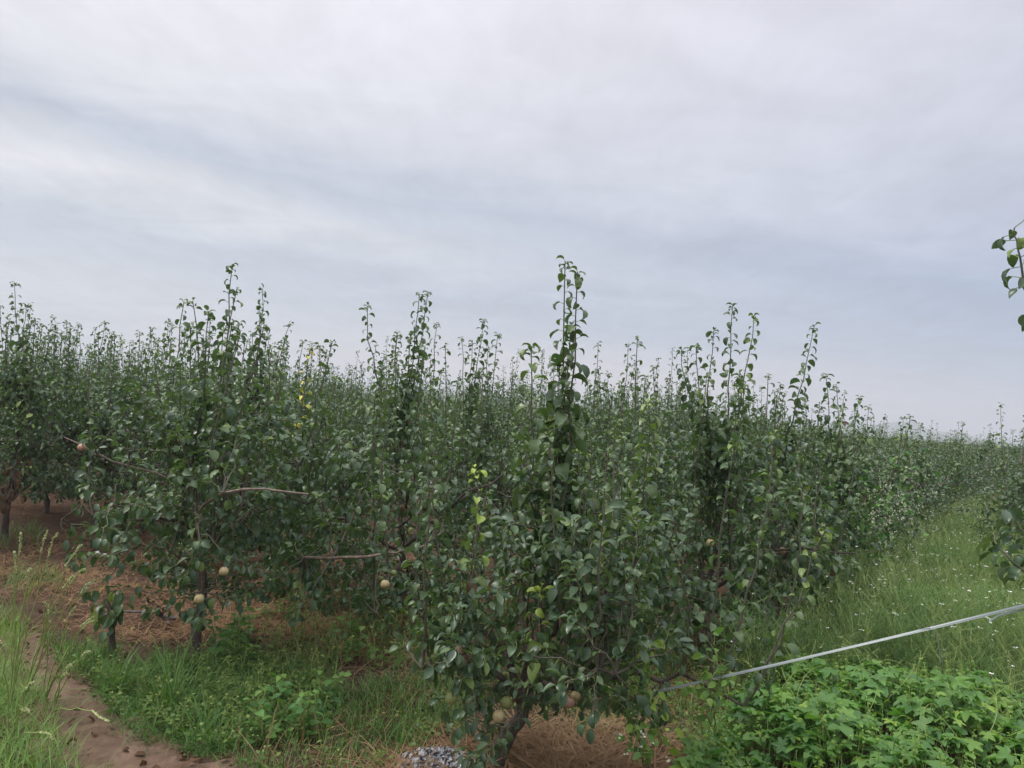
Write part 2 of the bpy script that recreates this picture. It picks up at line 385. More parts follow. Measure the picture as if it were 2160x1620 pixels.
# ------------------------------------------------------------------ the pear tree
def pear_tree_meshes(seed, lod=0, fork=.5, R=.95, ztop=1.85, zlow=.2, limbs=None, n_twig=142, n_shoot=32, shoot_z=(1.75, 2.3), tips=(),
                     lean=(0, 0), trunk_r=.034, leafL=.072, off=(0, 0), dead=False, bare=0.0, leader=True, extra_limbs=()):
    rng = np.random.RandomState(seed)
    wood = MB(); crown = MB(); lv = Leaves()
    sides = (8, 6, 4)[lod]
    F = np.array([lean[0], lean[1], fork])
    tp = curve((0, 0, -.06), F, rng, 7, wob=.03)
    rr = np.linspace(trunk_r*1.25, trunk_r*.92, 7); rr[0] *= 1.25
    wood.tube(tp, rr, sides+1)
    skel = [tuple(p) for p in tp[4:]]
    if limbs is None:
        n = rng.randint(4, 6); a0 = rng.rand()*6.28
        limbs = [(a0 + 2*PI*i/n + rng.normal(0, .22), R*rng.uniform(.75, 1.1), rng.uniform(.35, .85)) for i in range(n)]
    segs = []
    for az, ln, rise in limbs:
        e = F + np.array([math.cos(az)*ln, math.sin(az)*ln, rise*1.0])
        P = curve(F, e, rng, 9, bow=(0, 0, rng.uniform(.02, .16)), wob=.022)
        wood.tube(P, np.linspace(trunk_r*.56, trunk_r*.16, 9), sides, cap=True); segs.append(P); skel += [tuple(p) for p in P[1:]]
    if leader:
        e = F + np.array([rng.normal(0, .12)+off[0]*.5, rng.normal(0, .12)+off[1]*.5, max(ztop-fork-.25, .3)])
        P = curve(F, e, rng, 9, wob=.025); wood.tube(P, np.linspace(trunk_r*.7, trunk_r*.2, 9), sides); segs.append(P); skel += [tuple(p) for p in P[1:]]
    for P in extra_limbs:
        P = np.asarray(P, float)
        skel += [tuple(p) for p in P]
    SK = np.array(skel)
    # twigs that fill the crown's volume
    for i in range(n_twig):
        for _ in range(20):
            a = rng.rand()*6.28; q = rng.rand(); rad = R*math.sqrt(rng.uniform(.08, 1.0))
            z = zlow + (ztop-zlow)*q
            env = math.sqrt(max(0, 1-((q-.42)/.70)**2))
            if rad < R*env: break
        tgt = np.array([off[0]*(.4+q*.6)+math.cos(a)*rad, off[1]*(.4+q*.6)+math.sin(a)*rad, z])
        dd = np.linalg.norm((SK-tgt)*[1, 1, .9], axis=1) + np.where(SK[:, 2] > z+.15, .25, 0)
        st = SK[np.argmin(dd)]; ln = np.linalg.norm(tgt-st)
        if ln < .12: tgt = st + nrm(tgt-st+rng.normal(0, .05, 3))*.22; ln = .22
        if ln > .75: st = tgt + (st-tgt)*.75/ln*1.0; st = SK[np.argmin(np.linalg.norm(SK-st, axis=1))]; ln = np.linalg.norm(tgt-st)
        n = 7; P = curve(st, tgt, rng, n, sag=(-.06 if z > .9 else .03)*ln, wob=.03)
        if lod < 2: crown.tube(P, np.linspace(.0055, .0022, n), 3 if lod else 4, mat=1)
        T = np.gradient(P, axis=0); T /= np.linalg.norm(T, axis=1)[:, None]
        step = (.034, .037, .075)[lod]; m_ = max(4, int(ln/step)); phi = rng.rand()*6.28
        low = np.clip((1.2-z)/.9, 0, 1)
        tw_y = 0.0 if rng.rand() > .022 else rng.uniform(.15, .5)
        for j in range(m_):
            s = .18 + .82*(j+.5)/m_
            if rng.rand() < bare: continue
            p = np.array([np.interp(s, np.linspace(0, 1, n), P[:, c]) for c in range(3)]); t = T[min(n-1, int(s*(n-1)))]
            phi += 2.4 + rng.normal(0, .3)
            L = leafL*rng.uniform(.58, 1.18)*(1.0, 1.05, 1.45)[lod]
            leaf_on(lv, rng, p, t, phi, L, rng.uniform(.05, .7)+low*rng.uniform(0, .8), 62, max(0, rng.normal(tw_y, .1)) if tw_y else 0, rng.uniform(.02, .04))
        for j in range((5, 4, 2)[lod]):
            phi += 2.4; leaf_on(lv, rng, P[-1], T[-1], phi, leafL*rng.uniform(.65, 1.0)*(1, 1.05, 1.45)[lod], rng.uniform(.05, .6)+low*rng.uniform(0, .8), 42, tw_y*.8, .03)
    # upright water shoots
    def shoot(base, tip, size, young=0.0, dens=1.0, yellow=False, full=False):
        base = np.asarray(base, float); tip = np.asarray(tip, float); ln = np.linalg.norm(tip-base); n = 10
        ctrl = np.array([tip[0]+(base[0]-tip[0])*.25, tip[1]+(base[1]-tip[1])*.25, base[2]+.35*(tip[2]-base[2])]) + np.append(rng.normal(0, .05, 2), 0)
        t = np.linspace(0, 1, n)[:, None]; P = (1-t)**2*base + 2*t*(1-t)*ctrl + t*t*tip
        P[1:-1, :2] += rng.normal(0, .008, (n-2, 2))
        r0_ = .004 + .0036*min(ln, 1.5)
        crown.tube(P, np.linspace(r0_, .0028, n), (5, 4, 3)[lod], mat=1)
        T = np.gradient(P, axis=0); T /= np.linalg.norm(T, axis=1)[:, None]
        gap = .03 if full else rng.choice([.04, .08, .15, .3])
        m_ = max(4, int(ln/((.029, .031, .060)[lod])*dens)); phi = rng.rand()*6.28
        for j in range(m_):
            s = .10 + .90*(j+.5)/m_
            if rng.rand() < gap + (.12 if s < .45 else 0): continue
            p = np.array([np.interp(s, np.linspace(0, 1, n), P[:, c]) for c in range(3)]); tt = T[min(n-1, int(s*(n-1)))]
            phi += 2.4 + rng.normal(0, .35)
            taper = 1.12-.25*s if s < .6 else .97-(s-.6)*.85
            L = size*1.10*rng.uniform(.62, 1.15)*taper*(1, 1.05, 1.35)[lod]
            ti = 3.0 if yellow else (max(0, min(1, young*s**1.5+rng.normal(0, .06))) if young else max(0, rng.normal(.03, .06)))
            leaf_on(lv, rng, p, tt, phi, L, rng.uniform(.25, 1.0), 58, ti, rng.uniform(.018, .034)*taper, k=rng.choice([2, 3, 4, 4, 5]))
        for j in range(5):
            phi += 2.4; leaf_on(lv, rng, P[-1]-T[-1]*.012*j, T[-1], phi, size*rng.uniform(.42, .62)*(1, 1.05, 1.3)[lod], rng.uniform(.1, .6), 38, 3.0 if yellow else (young if young else 0.12), .010, k=rng.choice([3, 4, 5]))
    starts = SK[SK[:, 2] > fork*.9]
    for i in range(n_shoot):
        b = starts[rng.randint(len(starts))]; zt = rng.uniform(*shoot_z)
        if rng.rand() < .22: zt += rng.uniform(.1, .45)
        if b[2] > zt-.3: zt = b[2]+.3
        tip = np.array([b[0]*1.05+rng.normal(0, .12), b[1]*1.05+rng.normal(0, .12), zt])
        shoot(b, tip, leafL*1.02, young=rng.uniform(.15, .5) if rng.rand() < .12 else 0)
    for tp_ in tips:
        tip = np.asarray(tp_[0], float); kw = tp_[1]
        bz = tip[2]-kw.pop('len', 1.15) if isinstance(kw, dict) else tip[2]-1.1
        dd = np.linalg.norm((starts-np.array([tip[0], tip[1], max(bz, fork)]))*[1.3, 1.3, 1], axis=1)
        b = starts[np.argmin(dd)]
        shoot(b, tip, kw.get('size', leafL), kw.get('young', 0), kw.get('dens', 1.0)*1.12, kw.get('yellow', False), True)
    # spurs along limbs
    for P in segs:
        n = len(P); T = np.gradient(P, axis=0); T /= np.linalg.norm(T, axis=1)[:, None]
        for j in range((9, 8, 4)[lod]):
            if rng.rand() < bare*.6: continue
            s = rng.uniform(.2, 1); i = min(n-1, int(s*(n-1))); phi = rng.rand()*6.28
            for q in range(4):
                phi += 2.4; leaf_on(lv, rng, P[i], T[i], phi, leafL*rng.uniform(.7, 1.1)*(1, 1.05, 1.4)[lod], rng.uniform(.3, 1.0), 75, 0, .04)
    lv.t = [2.0 if rng.rand() < .004 else t_ for t_ in lv.t]
    if dead: lv.t = [2.0 if rng.rand() < .8 else 0.4 for _ in lv.t]
    lv.into(crown, TEMPL[lod], 0, 2 if lod == 0 else None)
    return wood, crown

CROWN_M = [M_PEAR_LEAF, M_SHOOT, M_STEM]

def pear_fruit(parent, loc, r=.03, col=0):
    """a round pear with a dimple at each end and a stalk, hanging at loc (in the tree's frame)"""
    mb = MB(); n, k = 12, 14
    prof = []
    for i in range(n+1):
        a = PI*i/n; rr = math.sin(a)*(1+.06*math.cos(a)); z = -math.cos(a)*1.0 + .14*math.exp(-(a/.5)**2) - .16*math.exp(-((PI-a)/.45)**2)
        prof.append((rr*r, z*r))
    V = [(rr*math.cos(2*PI*j/k), rr*math.sin(2*PI*j/k), z) for rr, z in prof for j in range(k)]
    i, j = np.meshgrid(np.arange(n), np.arange(k), indexing='ij'); a = i*k+j; b = i*k+(j+1) % k
    mb.add(V, np.stack([a, b, b+k, a+k], -1).reshape(-1, 4)); mb.tube([(0, 0, r*.82), (.002, 0, r*1.2), (.005, .002, r*1.9)], [.0018, .0014, .0016], 4, mat=1)
    o = mb.build('pear', [M_PEAR[col], M_SHOOT], parent); o.location = [float(c) for c in loc]; return o
M_PEAR = [rough_mat('russet_pear_skin', [(.25, (.27, .19, .08)), (.5, (.42, .34, .17)), (.75, (.55, .47, .28))], 45, .25, .5, spec=.35),
          rough_mat('green_pear_skin', [(.3, (.19, .22, .07)), (.7, (.30, .33, .12))], 60, .05, .5, spec=.35),
          rough_mat('blushed_pear_skin', [(.3, (.36, .20, .13)), (.7, (.52, .33, .24))], 60, .05, .5, spec=.35)]

Tv = np.array([.575, .818]); Bv = 2.35*np.array([-.818, .575]); A0 = np.array([0.0, 3.8])
# near trees: name -> position, options
near = []
def spot(pos, **kw): near.append(dict(pos=np.array(pos, float), tips=[], **kw))
f0 = G(1025, 1640)[:2]; f1 = G(1490, 1385)[:2]; s0 = G(415, 1395)[:2]; s1 = G(835, 1292)[:2]; w0 = G(8, 1142)[:2]
spot(f0, label='front pear tree with leaning trunk beside the grey ash heap', seed=21, fork=.36, lean=(.16, .02), R=.72, off=(.40, .08), zlow=.26, ztop=1.5, n_twig=145, n_shoot=36, shoot_z=(1.1, 1.78), leafL=.068,
     limbs=[(-.15, 1.05, .12), (.5, .95, .55), (1.6, .8, .6), (2.7, .42, .35), (3.6, .55, .22), (5.3, .65, .35)], trunk_r=.038, group='pear trees of the front row')
spot(f1, label='pear tree behind the front tree, with a row of tall shoots right of centre', seed=22, fork=.5, R=1.0, zlow=.12, ztop=1.75, n_twig=193, n_shoot=32, shoot_z=(1.6, 1.95), leafL=.074, group='pear trees of the front row')
spot(f0+Tv*4.85, label='pear tree with one tall lone shoot above the edge of the weedy alley', seed=23, fork=.5, R=1.0, zlow=.10, ztop=1.8, n_twig=193, n_shoot=32, shoot_z=(1.7, 2.1), group='pear trees of the front row')
spot(f0+Tv*6.8, label='pear tree overgrown by a white flowered climber at the alley', seed=24, fork=.5, R=1.0, zlow=.12, ztop=1.66, n_twig=176, n_shoot=25, shoot_z=(1.5, 1.85), group='pear trees of the front row')
spot(f0+Tv*8.8, label='pear tree just behind the white flowered climber', seed=25, fork=.5, R=1.0, ztop=1.62, n_twig=160, n_shoot=22, shoot_z=(1.5, 1.82), group='pear trees of the front row')
spot(f0+Tv*10.8, label='dark pear tree where the weedy alley narrows', seed=26, fork=.5, R=1.0, ztop=1.62, n_twig=160, n_shoot=25, shoot_z=(1.5, 1.85), group='pear trees of the front row')
spot(s0, label='tall pear tree with straight pale trunk and hanging pears over the straw', seed=31, fork=.78, R=.95, zlow=.36, off=(.12, 0), ztop=1.85, n_twig=168, n_shoot=25, shoot_z=(1.65, 2.28), leafL=.072, trunk_r=.030,
     limbs=[(.1, .85, .35), (1.2, .8, .5), (2.2, .8, .55), (3.2, .95, .1), (4.2, .7, .3), (5.3, .7, .25)], group='pear trees of the second row')
spot(s1, label='pear tree with a pale cut limb and leaves hanging almost to the ground', seed=32, fork=.55, R=1.2, off=(-.32, -.15), zlow=.04, ztop=1.8, n_twig=193, n_shoot=28, shoot_z=(1.65, 2.28), leafL=.072, group='pear trees of the second row')
spot(s0+Tv*3.95, label='pear tree whose twin shoots rise left of the front tree\'s tallest shoots', seed=33, fork=.5, R=1.0, ztop=1.8, n_twig=168, n_shoot=28, shoot_z=(1.65, 2.3), group='pear trees of the second row')
spot(s0+Tv*5.9, label='pear tree seen just right of the front tree\'s tallest shoots', seed=34, fork=.5, R=1.0, ztop=1.8, n_twig=160, n_shoot=25, shoot_z=(1.65, 2.28), group='pear trees of the second row')
spot((-2.75, 8.1), label='pear tree with a yellow leaved shoot behind the tall straight trunked tree', seed=35, fork=.5, R=1.05, ztop=1.9, n_twig=185, n_shoot=35, shoot_z=(1.8, 2.42), group='pear trees behind the straw strip')
spot((-4.45, 9.6), label='dense pear tree at the back of the straw strip', seed=36, fork=.5, R=1.1, ztop=1.95, n_twig=193, n_shoot=35, shoot_z=(1.85, 2.45), group='pear trees behind the straw strip')
spot(w0, label='pear tree at the left edge with a forked trunk and brown withered twigs', seed=37, fork=.42, R=1.0, zlow=.5, ztop=1.95, n_twig=160, n_shoot=35, shoot_z=(1.8, 2.42), group='pear trees behind the straw strip')
spot((-6.1, 10.4), label='pear tree behind the one with the brown withered twigs', seed=38, fork=.5, R=1.1, ztop=1.95, n_twig=176, n_shoot=35, shoot_z=(1.85, 2.45), group='pear trees behind the straw strip')
spot((-3.2, 10.8), label='pear tree filling the gap behind the yellow leaved shoot', seed=39, fork=.5, R=1.05, ztop=1.92, n_twig=168, n_shoot=35, shoot_z=(1.8, 2.42), group='pear trees behind the straw strip')
spot((2.22, 2.62), label='pear tree at the right edge, only its hanging branches reaching into view', seed=41, fork=.5, R=.30, zlow=.95, ztop=1.4, n_twig=12, n_shoot=4, shoot_z=(1.4, 1.6), leafL=.095, limbs=[(0, .5, .5), (2.0, .3, .5), (5.5, .5, .5)], off=(.6, -.2))

# skyline shoots: tip in the photograph, distance of the tree it grows on
TIPS = [(1192, 552, 3.95, dict(size=.085, len=1.5)), (1218, 575, 3.85, dict(size=.088, len=1.5)), (1205, 690, 3.9, dict(size=.1, len=1.1)), (1120, 735, 3.9, dict(size=.112, len=1.2, dens=.8, young=.25)), (1180, 770, 4.0, dict(size=.1, len=1.1)),
        (1368, 850, 4.2, dict(size=.1, len=1.2, young=.45)), (1003, 990, 3.7, dict(size=.08, len=.6, young=1.0, dens=.7)), (1143, 1240, 3.6, dict(size=.085, len=.3, young=.9)), (1288, 1060, 3.9, dict(size=.06, len=.4, young=1.0)), (1235, 962, 4.0, dict(size=.08, len=.5, young=.7)),
        (1437, 742, 6.0, dict(size=.085)), (1468, 735, 5.9, dict(size=.09)), (1505, 705, 6.0, dict(size=.085)), (1545, 652, 6.1, dict(size=.088)), (1590, 672, 6.3, dict(size=.085, young=.5)), (1620, 797, 6.4, dict(dens=.6)), (1560, 800, 6.2, {}), (1490, 800, 6.2, {}),
        (1718, 686, 7.6, dict(size=.1)), (1742, 790, 7.7, dict(size=.1)), (1700, 850, 7.6, {}), (1655, 828, 7.2, dict(dens=.6)), (1690, 880, 7.5, {}),
        (1780, 857, 9.3, {}), (1812, 837, 9.4, dict(size=.1)), (1833, 857, 9.6, dict(size=.1)), (1905, 886, 11.2, dict(size=.1)), (1943, 890, 12.3, dict(size=.1)), (1930, 925, 12, {}), (2018, 925, 13, {}), (2094, 910, 13.5, dict(size=.1)), (2030, 918, 13, {}),
        (490, 562, 5.1, dict(size=.082, len=1.3)), (440, 660, 5.0, dict(size=.1)), (388, 638, 5.4, dict(size=.075)), (402, 690, 5.5, {}), (470, 700, 5.2, dict(size=.1)), (515, 770, 5.3, {}), (360, 720, 5.5, {}),
        (775, 642, 6.4, dict(dens=.9)), (838, 702, 6.6, {}), (885, 618, 6.7, dict(size=.09)), (903, 615, 6.8, dict(size=.09)), (940, 727, 7.0, dict(dens=.7)), (868, 700, 6.6, {}), (805, 770, 6.5, {}),
        (553, 610, 8.0, dict(size=.1)), (548, 650, 8.0, dict(size=.1)), (612, 682, 8.1, {}), (640, 720, 8.2, {}), (655, 738, 7.7, dict(yellow=True, len=.6, dens=.6, size=.075)), (690, 742, 8.1, {}), (590, 730, 8.0, dict(young=.6)), (575, 760, 8, {}),
        (1020, 672, 8.2, dict(size=.095)), (1050, 702, 8.3, dict(size=.095)), (1030, 730, 8.2, {}), (1000, 760, 8.2, {}), (1260, 782, 9.6, dict(size=.1)), (1283, 790, 9.7, dict(size=.1)), (1310, 815, 9.8, {}), (1380, 777, 9.8, dict(size=.1)), (1408, 800, 9.9, {}),
        (30, 602, 8.4, dict(size=.1)), (55, 652, 8.4, dict(size=.1)), (20, 680, 8.3, {}), (75, 680, 8.5, {}), (140, 684, 10.3, dict(size=.1)), (125, 730, 10.3, {}), (155, 720, 10.3, {}), (222, 677, 9.8, dict(size=.1)), (208, 705, 9.7, {}), (236, 700, 9.9, {}),
        (320, 692, 10.2, dict(size=.1)), (355, 675, 10.3, dict(size=.1)), (282, 718, 9.7, {}), (258, 715, 9.6, dict(young=.6)), (333, 715, 10.5, {}),
        ]
for px, py, d, kw in TIPS:
    w = D(px, py, d)
    t = min(near, key=lambda q: np.hypot(*(q['pos']-w[:2])))
    o = np.array([w[0]-t['pos'][0], w[1]-t['pos'][1], w[2]])
    h = np.hypot(o[0], o[1])
    if h > 1.05: o[:2] *= 1.0
    kw = dict(kw); kw.setdefault('len', 1.1); t['tips'].append((o, kw))

def polyline(t, pts): return np.array([D(*p) - np.array([t['pos'][0], t['pos'][1], 0]) for p in pts])
LIMBS = {0: [],
         6: [[(640, 1178, 5.1), (700, 1180, 4.95), (768, 1177, 4.75), (800, 1174, 4.7), (830, 1170, 4.7), (862, 1160, 4.7), (886, 1152, 4.7)], [(812, 1174, 4.7), (818, 1195, 4.7), (820, 1222, 4.7)], [(415, 1085, 5.0), (440, 1062, 4.6), (470, 1042, 4.35), (530, 1033, 4.3), (590, 1040, 4.3), (650, 1045, 4.35)], [(428, 1250, 4.95), (426, 1190, 4.75), (420, 1130, 4.65), (412, 1080, 4.6), (416, 1060, 4.6)], [(418, 1030, 5.1), (400, 995, 5.0), (375, 965, 4.95)], [(415, 1200, 5.1), (450, 1150, 4.9), (490, 1095, 4.8), (520, 1070, 4.8)],
             [(400, 1200, 5.1), (360, 1165, 4.9), (320, 1150, 4.8), (290, 1155, 4.8)], [(350, 1010, 5.3), (270, 985, 5.2), (205, 962, 5.2), (170, 940, 5.2), (135, 925, 5.2)]],
         7: [[(885, 1152, 5.4), (910, 1135, 5.4), (932, 1118, 5.45), (940, 1090, 5.5)], 
             [(770, 1178, 5.3), (762, 1210, 5.3), (788, 1240, 5.35), (792, 1290, 5.4)]],
         8: [[(885, 1003, 7.6), (905, 1001, 7.55), (922, 999, 7.5)], [(805, 1093, 7.8), (845, 1094, 7.7)]]}
PEARS = {0: [(952, 1474, 3.6, .030, 1), (1052, 1512, 3.55, .029, 0), (1068, 1484, 3.7, .030, 1), (1200, 1483, 3.7, .028, 2), (1214, 1470, 3.75, .026, 0)],
         6: [(472, 1208, 4.45, .027, 0), (420, 1266, 4.5, .029, 0), (432, 1317, 4.8, .020, 0), (812, 1235, 4.68, .028, 0), (380, 1185, 5.0, .026, 2), (172, 946, 5.15, .026, 2)], 7: [(804, 1216, 5.3, .018, 1), (830, 1205, 5.4, .022, 1)],
         8: [(1170, 1128, 6.5, .026, 1), (605, 1044, 7, .028, 2)], 1: [(1650, 1168, 5.7, .026, 2), (1498, 1152, 5.6, .03, 0)]}

def place_tree(t, i):
    d = np.hypot(*t['pos']); lod = 0 if d < 8.5 else 1
    keys = ('seed', 'fork', 'R', 'ztop', 'zlow', 'limbs', 'n_twig', 'n_shoot', 'shoot_z', 'lean', 'trunk_r', 'leafL', 'off')
    ex = [polyline(t, p) for p in LIMBS.get(i, [])]
    wood, crown = pear_tree_meshes(lod=lod, tips=t['tips'], extra_limbs=ex, **{k: t[k] for k in keys if k in t})
    root = empty('pear_tree', (t['pos'][0], t['pos'][1], float(ground_z(*t['pos']))))
    tag(root, t['label'], 'pear tree', t.get('group'))
    wood.build('trunk', M_BARK, root); crown.build('crown', CROWN_M, root)
    for P in ex:
        rng = np.random.RandomState(len(P)); n = 14; s = np.linspace(0, len(P)-1, n); Q = np.stack([np.interp(s, np.arange(len(P)), P[:, c]) for c in range(3)], -1)
        Q[1:-1] += rng.normal(0, .004, (n-2, 3)); mb = MB(); r_ = (.007 if i == 6 and P[0][2] > 1.08 else .010) if len(P) > 4 else .007
        mb.tube(Q, np.linspace(r_, r_*.6, n)*(1+.12*rng.randn(n)), 7); mb.build('limb', M_LIMB, root)
    for px, py, dd, r, c in PEARS.get(i, []):
        pear_fruit(root, D(px, py, dd) - np.array([t['pos'][0], t['pos'][1], 0]), r, c)
    return root
ROOTS = [place_tree(t, i) for i, t in enumerate(near)]

# further trees: shared meshes, each tree an object of its own
def far_trees():
    variants = []
    for lod, n in ((1, 7), (2, 9)):
        for k in range(n):
            sd = 100*lod+k; r = np.random.RandomState(sd)
            wood, crown = pear_tree_meshes(sd, lod=lod, fork=r.uniform(.45, .6), R=r.uniform(1.0, 1.2), ztop=r.uniform(1.72, 1.95), zlow=.2, n_twig=(0, 155, 125)[lod], n_shoot=(0, 34, 28)[lod], shoot_z=(1.7, r.uniform(2.15, 2.5)))
            variants.append((lod, mesh_of(wood, 'trunk', M_BARK), mesh_of(crown, 'crown', CROWN_M)))
    v1 = [v for v in variants if v[0] == 1]; v2 = [v for v in variants if v[0] == 2]
    rng = np.random.RandomState(77); occupied = [t['pos'] for t in near]; pts = []
    start = {0: 12.8, 1: 7.85, 2: 5.8, 3: 4.4, 4: 1.6, -1: 9.0, -2: 6}
    for k in range(-6, 60):
        for j in range(0, 40):
            t = start.get(k, 0.0 if k > 0 else 4.0) + j*1.95
            p = f0 + k*Bv + t*Tv + rng.normal(0, .12, 2)
            if p[1] < 4 or p[1] > 46 or abs(p[0])/p[1] > .80 or np.hypot(*p) > 46: continue
            if k < 0 and p[0]/p[1] > .78: continue
            if min(np.hypot(*(p-o)) for o in occupied) < 1.35: continue
            if k == -1 and t < 9: continue
            pts.append((np.hypot(*p), p, k)); occupied.append(p)
    pts.sort(key=lambda q: q[0]); pts = pts[:268]
    for i, (d, p, k) in enumerate(pts):
        lod, tm, cm = (v1 if d < 17 else v2)[rng.randint(len(v1 if d < 17 else v2))]
        root = empty('pear_tree', (p[0], p[1], float(ground_z(*p))), rng.rand()*6.28)
        sc = rng.uniform(.94, 1.08); a = math.degrees(math.atan2(p[0], p[1])); root.scale = (sc, sc, sc*rng.uniform(.90, 1.14)*(1.0 if a < 10 else max(.80, 1-.015*(a-10))))
        if k < 0: lab, gr = 'pear tree of the rows across the weedy alley, seen only as leafy tops', 'pear trees across the weedy alley'
        elif a > 14: lab, gr = 'pear tree in the long rows receding towards the hazy hills', 'pear trees receding towards the hills'
        elif a < -16: lab, gr = 'pear tree in the packed rows behind the straw strip, one leafy top among many', 'pear trees packed behind the straw strip'
        else: lab, gr = 'pear tree in the packed middle rows, one shoot tipped top among many', 'pear trees packed in the middle rows'
        tag(root, lab, 'pear tree', gr)
        for nm, me in (('trunk', tm), ('crown', cm)):
            o = bpy.data.objects.new(nm, me); COL.objects.link(o); o.parent = root
    return max(q[0] for q in pts)
FAR_D = far_trees()

def distant_orchard():
    """rows beyond the last single trees: reads as one mass of leafy tops"""
    rng = np.random.RandomState(9); mb = MB()
    bands = ((FAR_D-2, 80, 26000, .17), (80, 170, 26000, .30), (170, 520, 24000, .62))
    for d0, d1, n, sz in bands:
        d = np.sqrt(rng.uniform(d0**2, d1**2, n)); a = np.radians(rng.uniform(-42, 44, n)); x = d*np.sin(a); y = d*np.cos(a)
        rel = (x-f0[0])*(-.818)+(y-f0[1])*.575
        k = np.round(rel/2.35); dl = k*2.35-rel; x += -.818*dl*.75; y += .575*dl*.75
        q = rng.rand(n); z = np.where(q < .86, rng.uniform(.9, 1.74, n), 1.7+rng.exponential(.13, n))
        z = np.minimum(z, 2.7)
        s = sz*rng.uniform(.6, 1.3, n)*np.where(z > 1.8, .5, 1)
        u = rng.normal(0, 1, (n, 3)); u /= np.linalg.norm(u, axis=1)[:, None]; v = np.cross(u, rng.normal(0, 1, (n, 3))); v /= np.linalg.norm(v, axis=1)[:, None]
        w = np.cross(u, v); P = np.stack([x, y, z], -1)
        V = np.stack([P-u*s[:, None]*.6, P+v*s[:, None]*.34+w*s[:, None]*.12, P+u*s[:, None]*.6, P-v*s[:, None]*.34+w*s[:, None]*.12], 1)
        base = np.arange(n)[:, None]*4
        mb.add(V.reshape(-1, 3), np.concatenate([base+[[0, 1, 2]], base+[[0, 2, 3]]]))
    tag(mb.build('distant_orchard', M_PEAR_LEAF, smooth=False), 'far rows of pear trees reading as one hazy green mass', 'orchard', kind='stuff')
distant_orchard()

# ------------------------------------------------------------------ ground cover
def in_poly(x, y, poly):
    c = np.zeros(len(x), bool); n = len(poly)
    for i in range(n):
        (x0, y0), (x1, y1) = poly[i], poly[(i+1) % n]
        h = ((y0 > y) != (y1 > y)); xx = (x1-x0)*(y-y0)/((y1-y0) if y1 != y0 else 1e-9)+x0
        c ^= h & (x < xx)
    return c
def gpoly(pts, z=0.0): return [tuple(G(px, py, z)[:2]) for px, py in pts]
def scatter(poly, dens, rng, clump=0.0, cs=2.5):
    P = np.array(poly); lo, hi = P.min(0), P.max(0); n = int(dens*(hi[0]-lo[0])*(hi[1]-lo[1]))
    x = rng.uniform(lo[0], hi[0], n); y = rng.uniform(lo[1], hi[1], n); k = in_poly(x, y, poly)
    if clump:
        f = np.sin(cs*x+1.3*np.sin(cs*.8*y)) * np.cos(cs*1.1*y+1.7*np.sin(cs*.6*x+1))
        k &= rng.rand(n) > clump*(.5-.5*f)*1.25
    return x[k], y[k]

def blades(mb, x, y, L, w, rng, lean=.5, curl=.8, z0=None, mat=0, tint=0.0, seg=3, flat=None):
    """curved grass blades; all arrays"""
    n = len(x)
    if n == 0: return
    z = ground_z(x, y) if z0 is None else z0
    a = rng.uniform(0, 2*PI, n); th = np.abs(rng.normal(0, lean, n)) if flat is None else rng.normal(flat, .12, n)
    dx, dy = np.cos(a), np.sin(a); sx, sy = -dy, dx
    p = np.stack([x, y, z], -1).astype(float); V = []
    wid = np.broadcast_to(w, (n,)); L = np.broadcast_to(L, (n,))
    cr = rng.uniform(.3, 1, n)*curl
    for s in range(seg+1):
        f = 1-(s/seg)**1.6
        if s < seg:
            V += [p-np.stack([sx, sy, 0*sx], -1)*(wid*f)[:, None]*.5, p+np.stack([sx, sy, 0*sx], -1)*(wid*f)[:, None]*.5]
        else: V += [p]
        t = th + cr*(s+1)/seg
        p = p + (L/seg)[:, None]*np.stack([dx*np.sin(t), dy*np.sin(t), np.cos(t)], -1)
    V = np.stack(V, 1); m_ = V.shape[1]; b = np.arange(n)[:, None]*m_
    q = np.concatenate([b+[[2*s, 2*s+1, 2*s+3, 2*s+2]] for s in range(seg-1)]) if seg > 1 else np.zeros((0, 4), int)
    tr = b+[[2*seg-2, 2*seg-1, 2*seg]]
    tn = tint if np.isscalar(tint) else np.repeat(tint, m_)
    base = mb.n; mb.add(V.reshape(-1, 3), q if len(q) else tr, mat, tn)
    if len(q): mb.f.append((tr+base, mat))

rng = np.random.RandomState(1234)
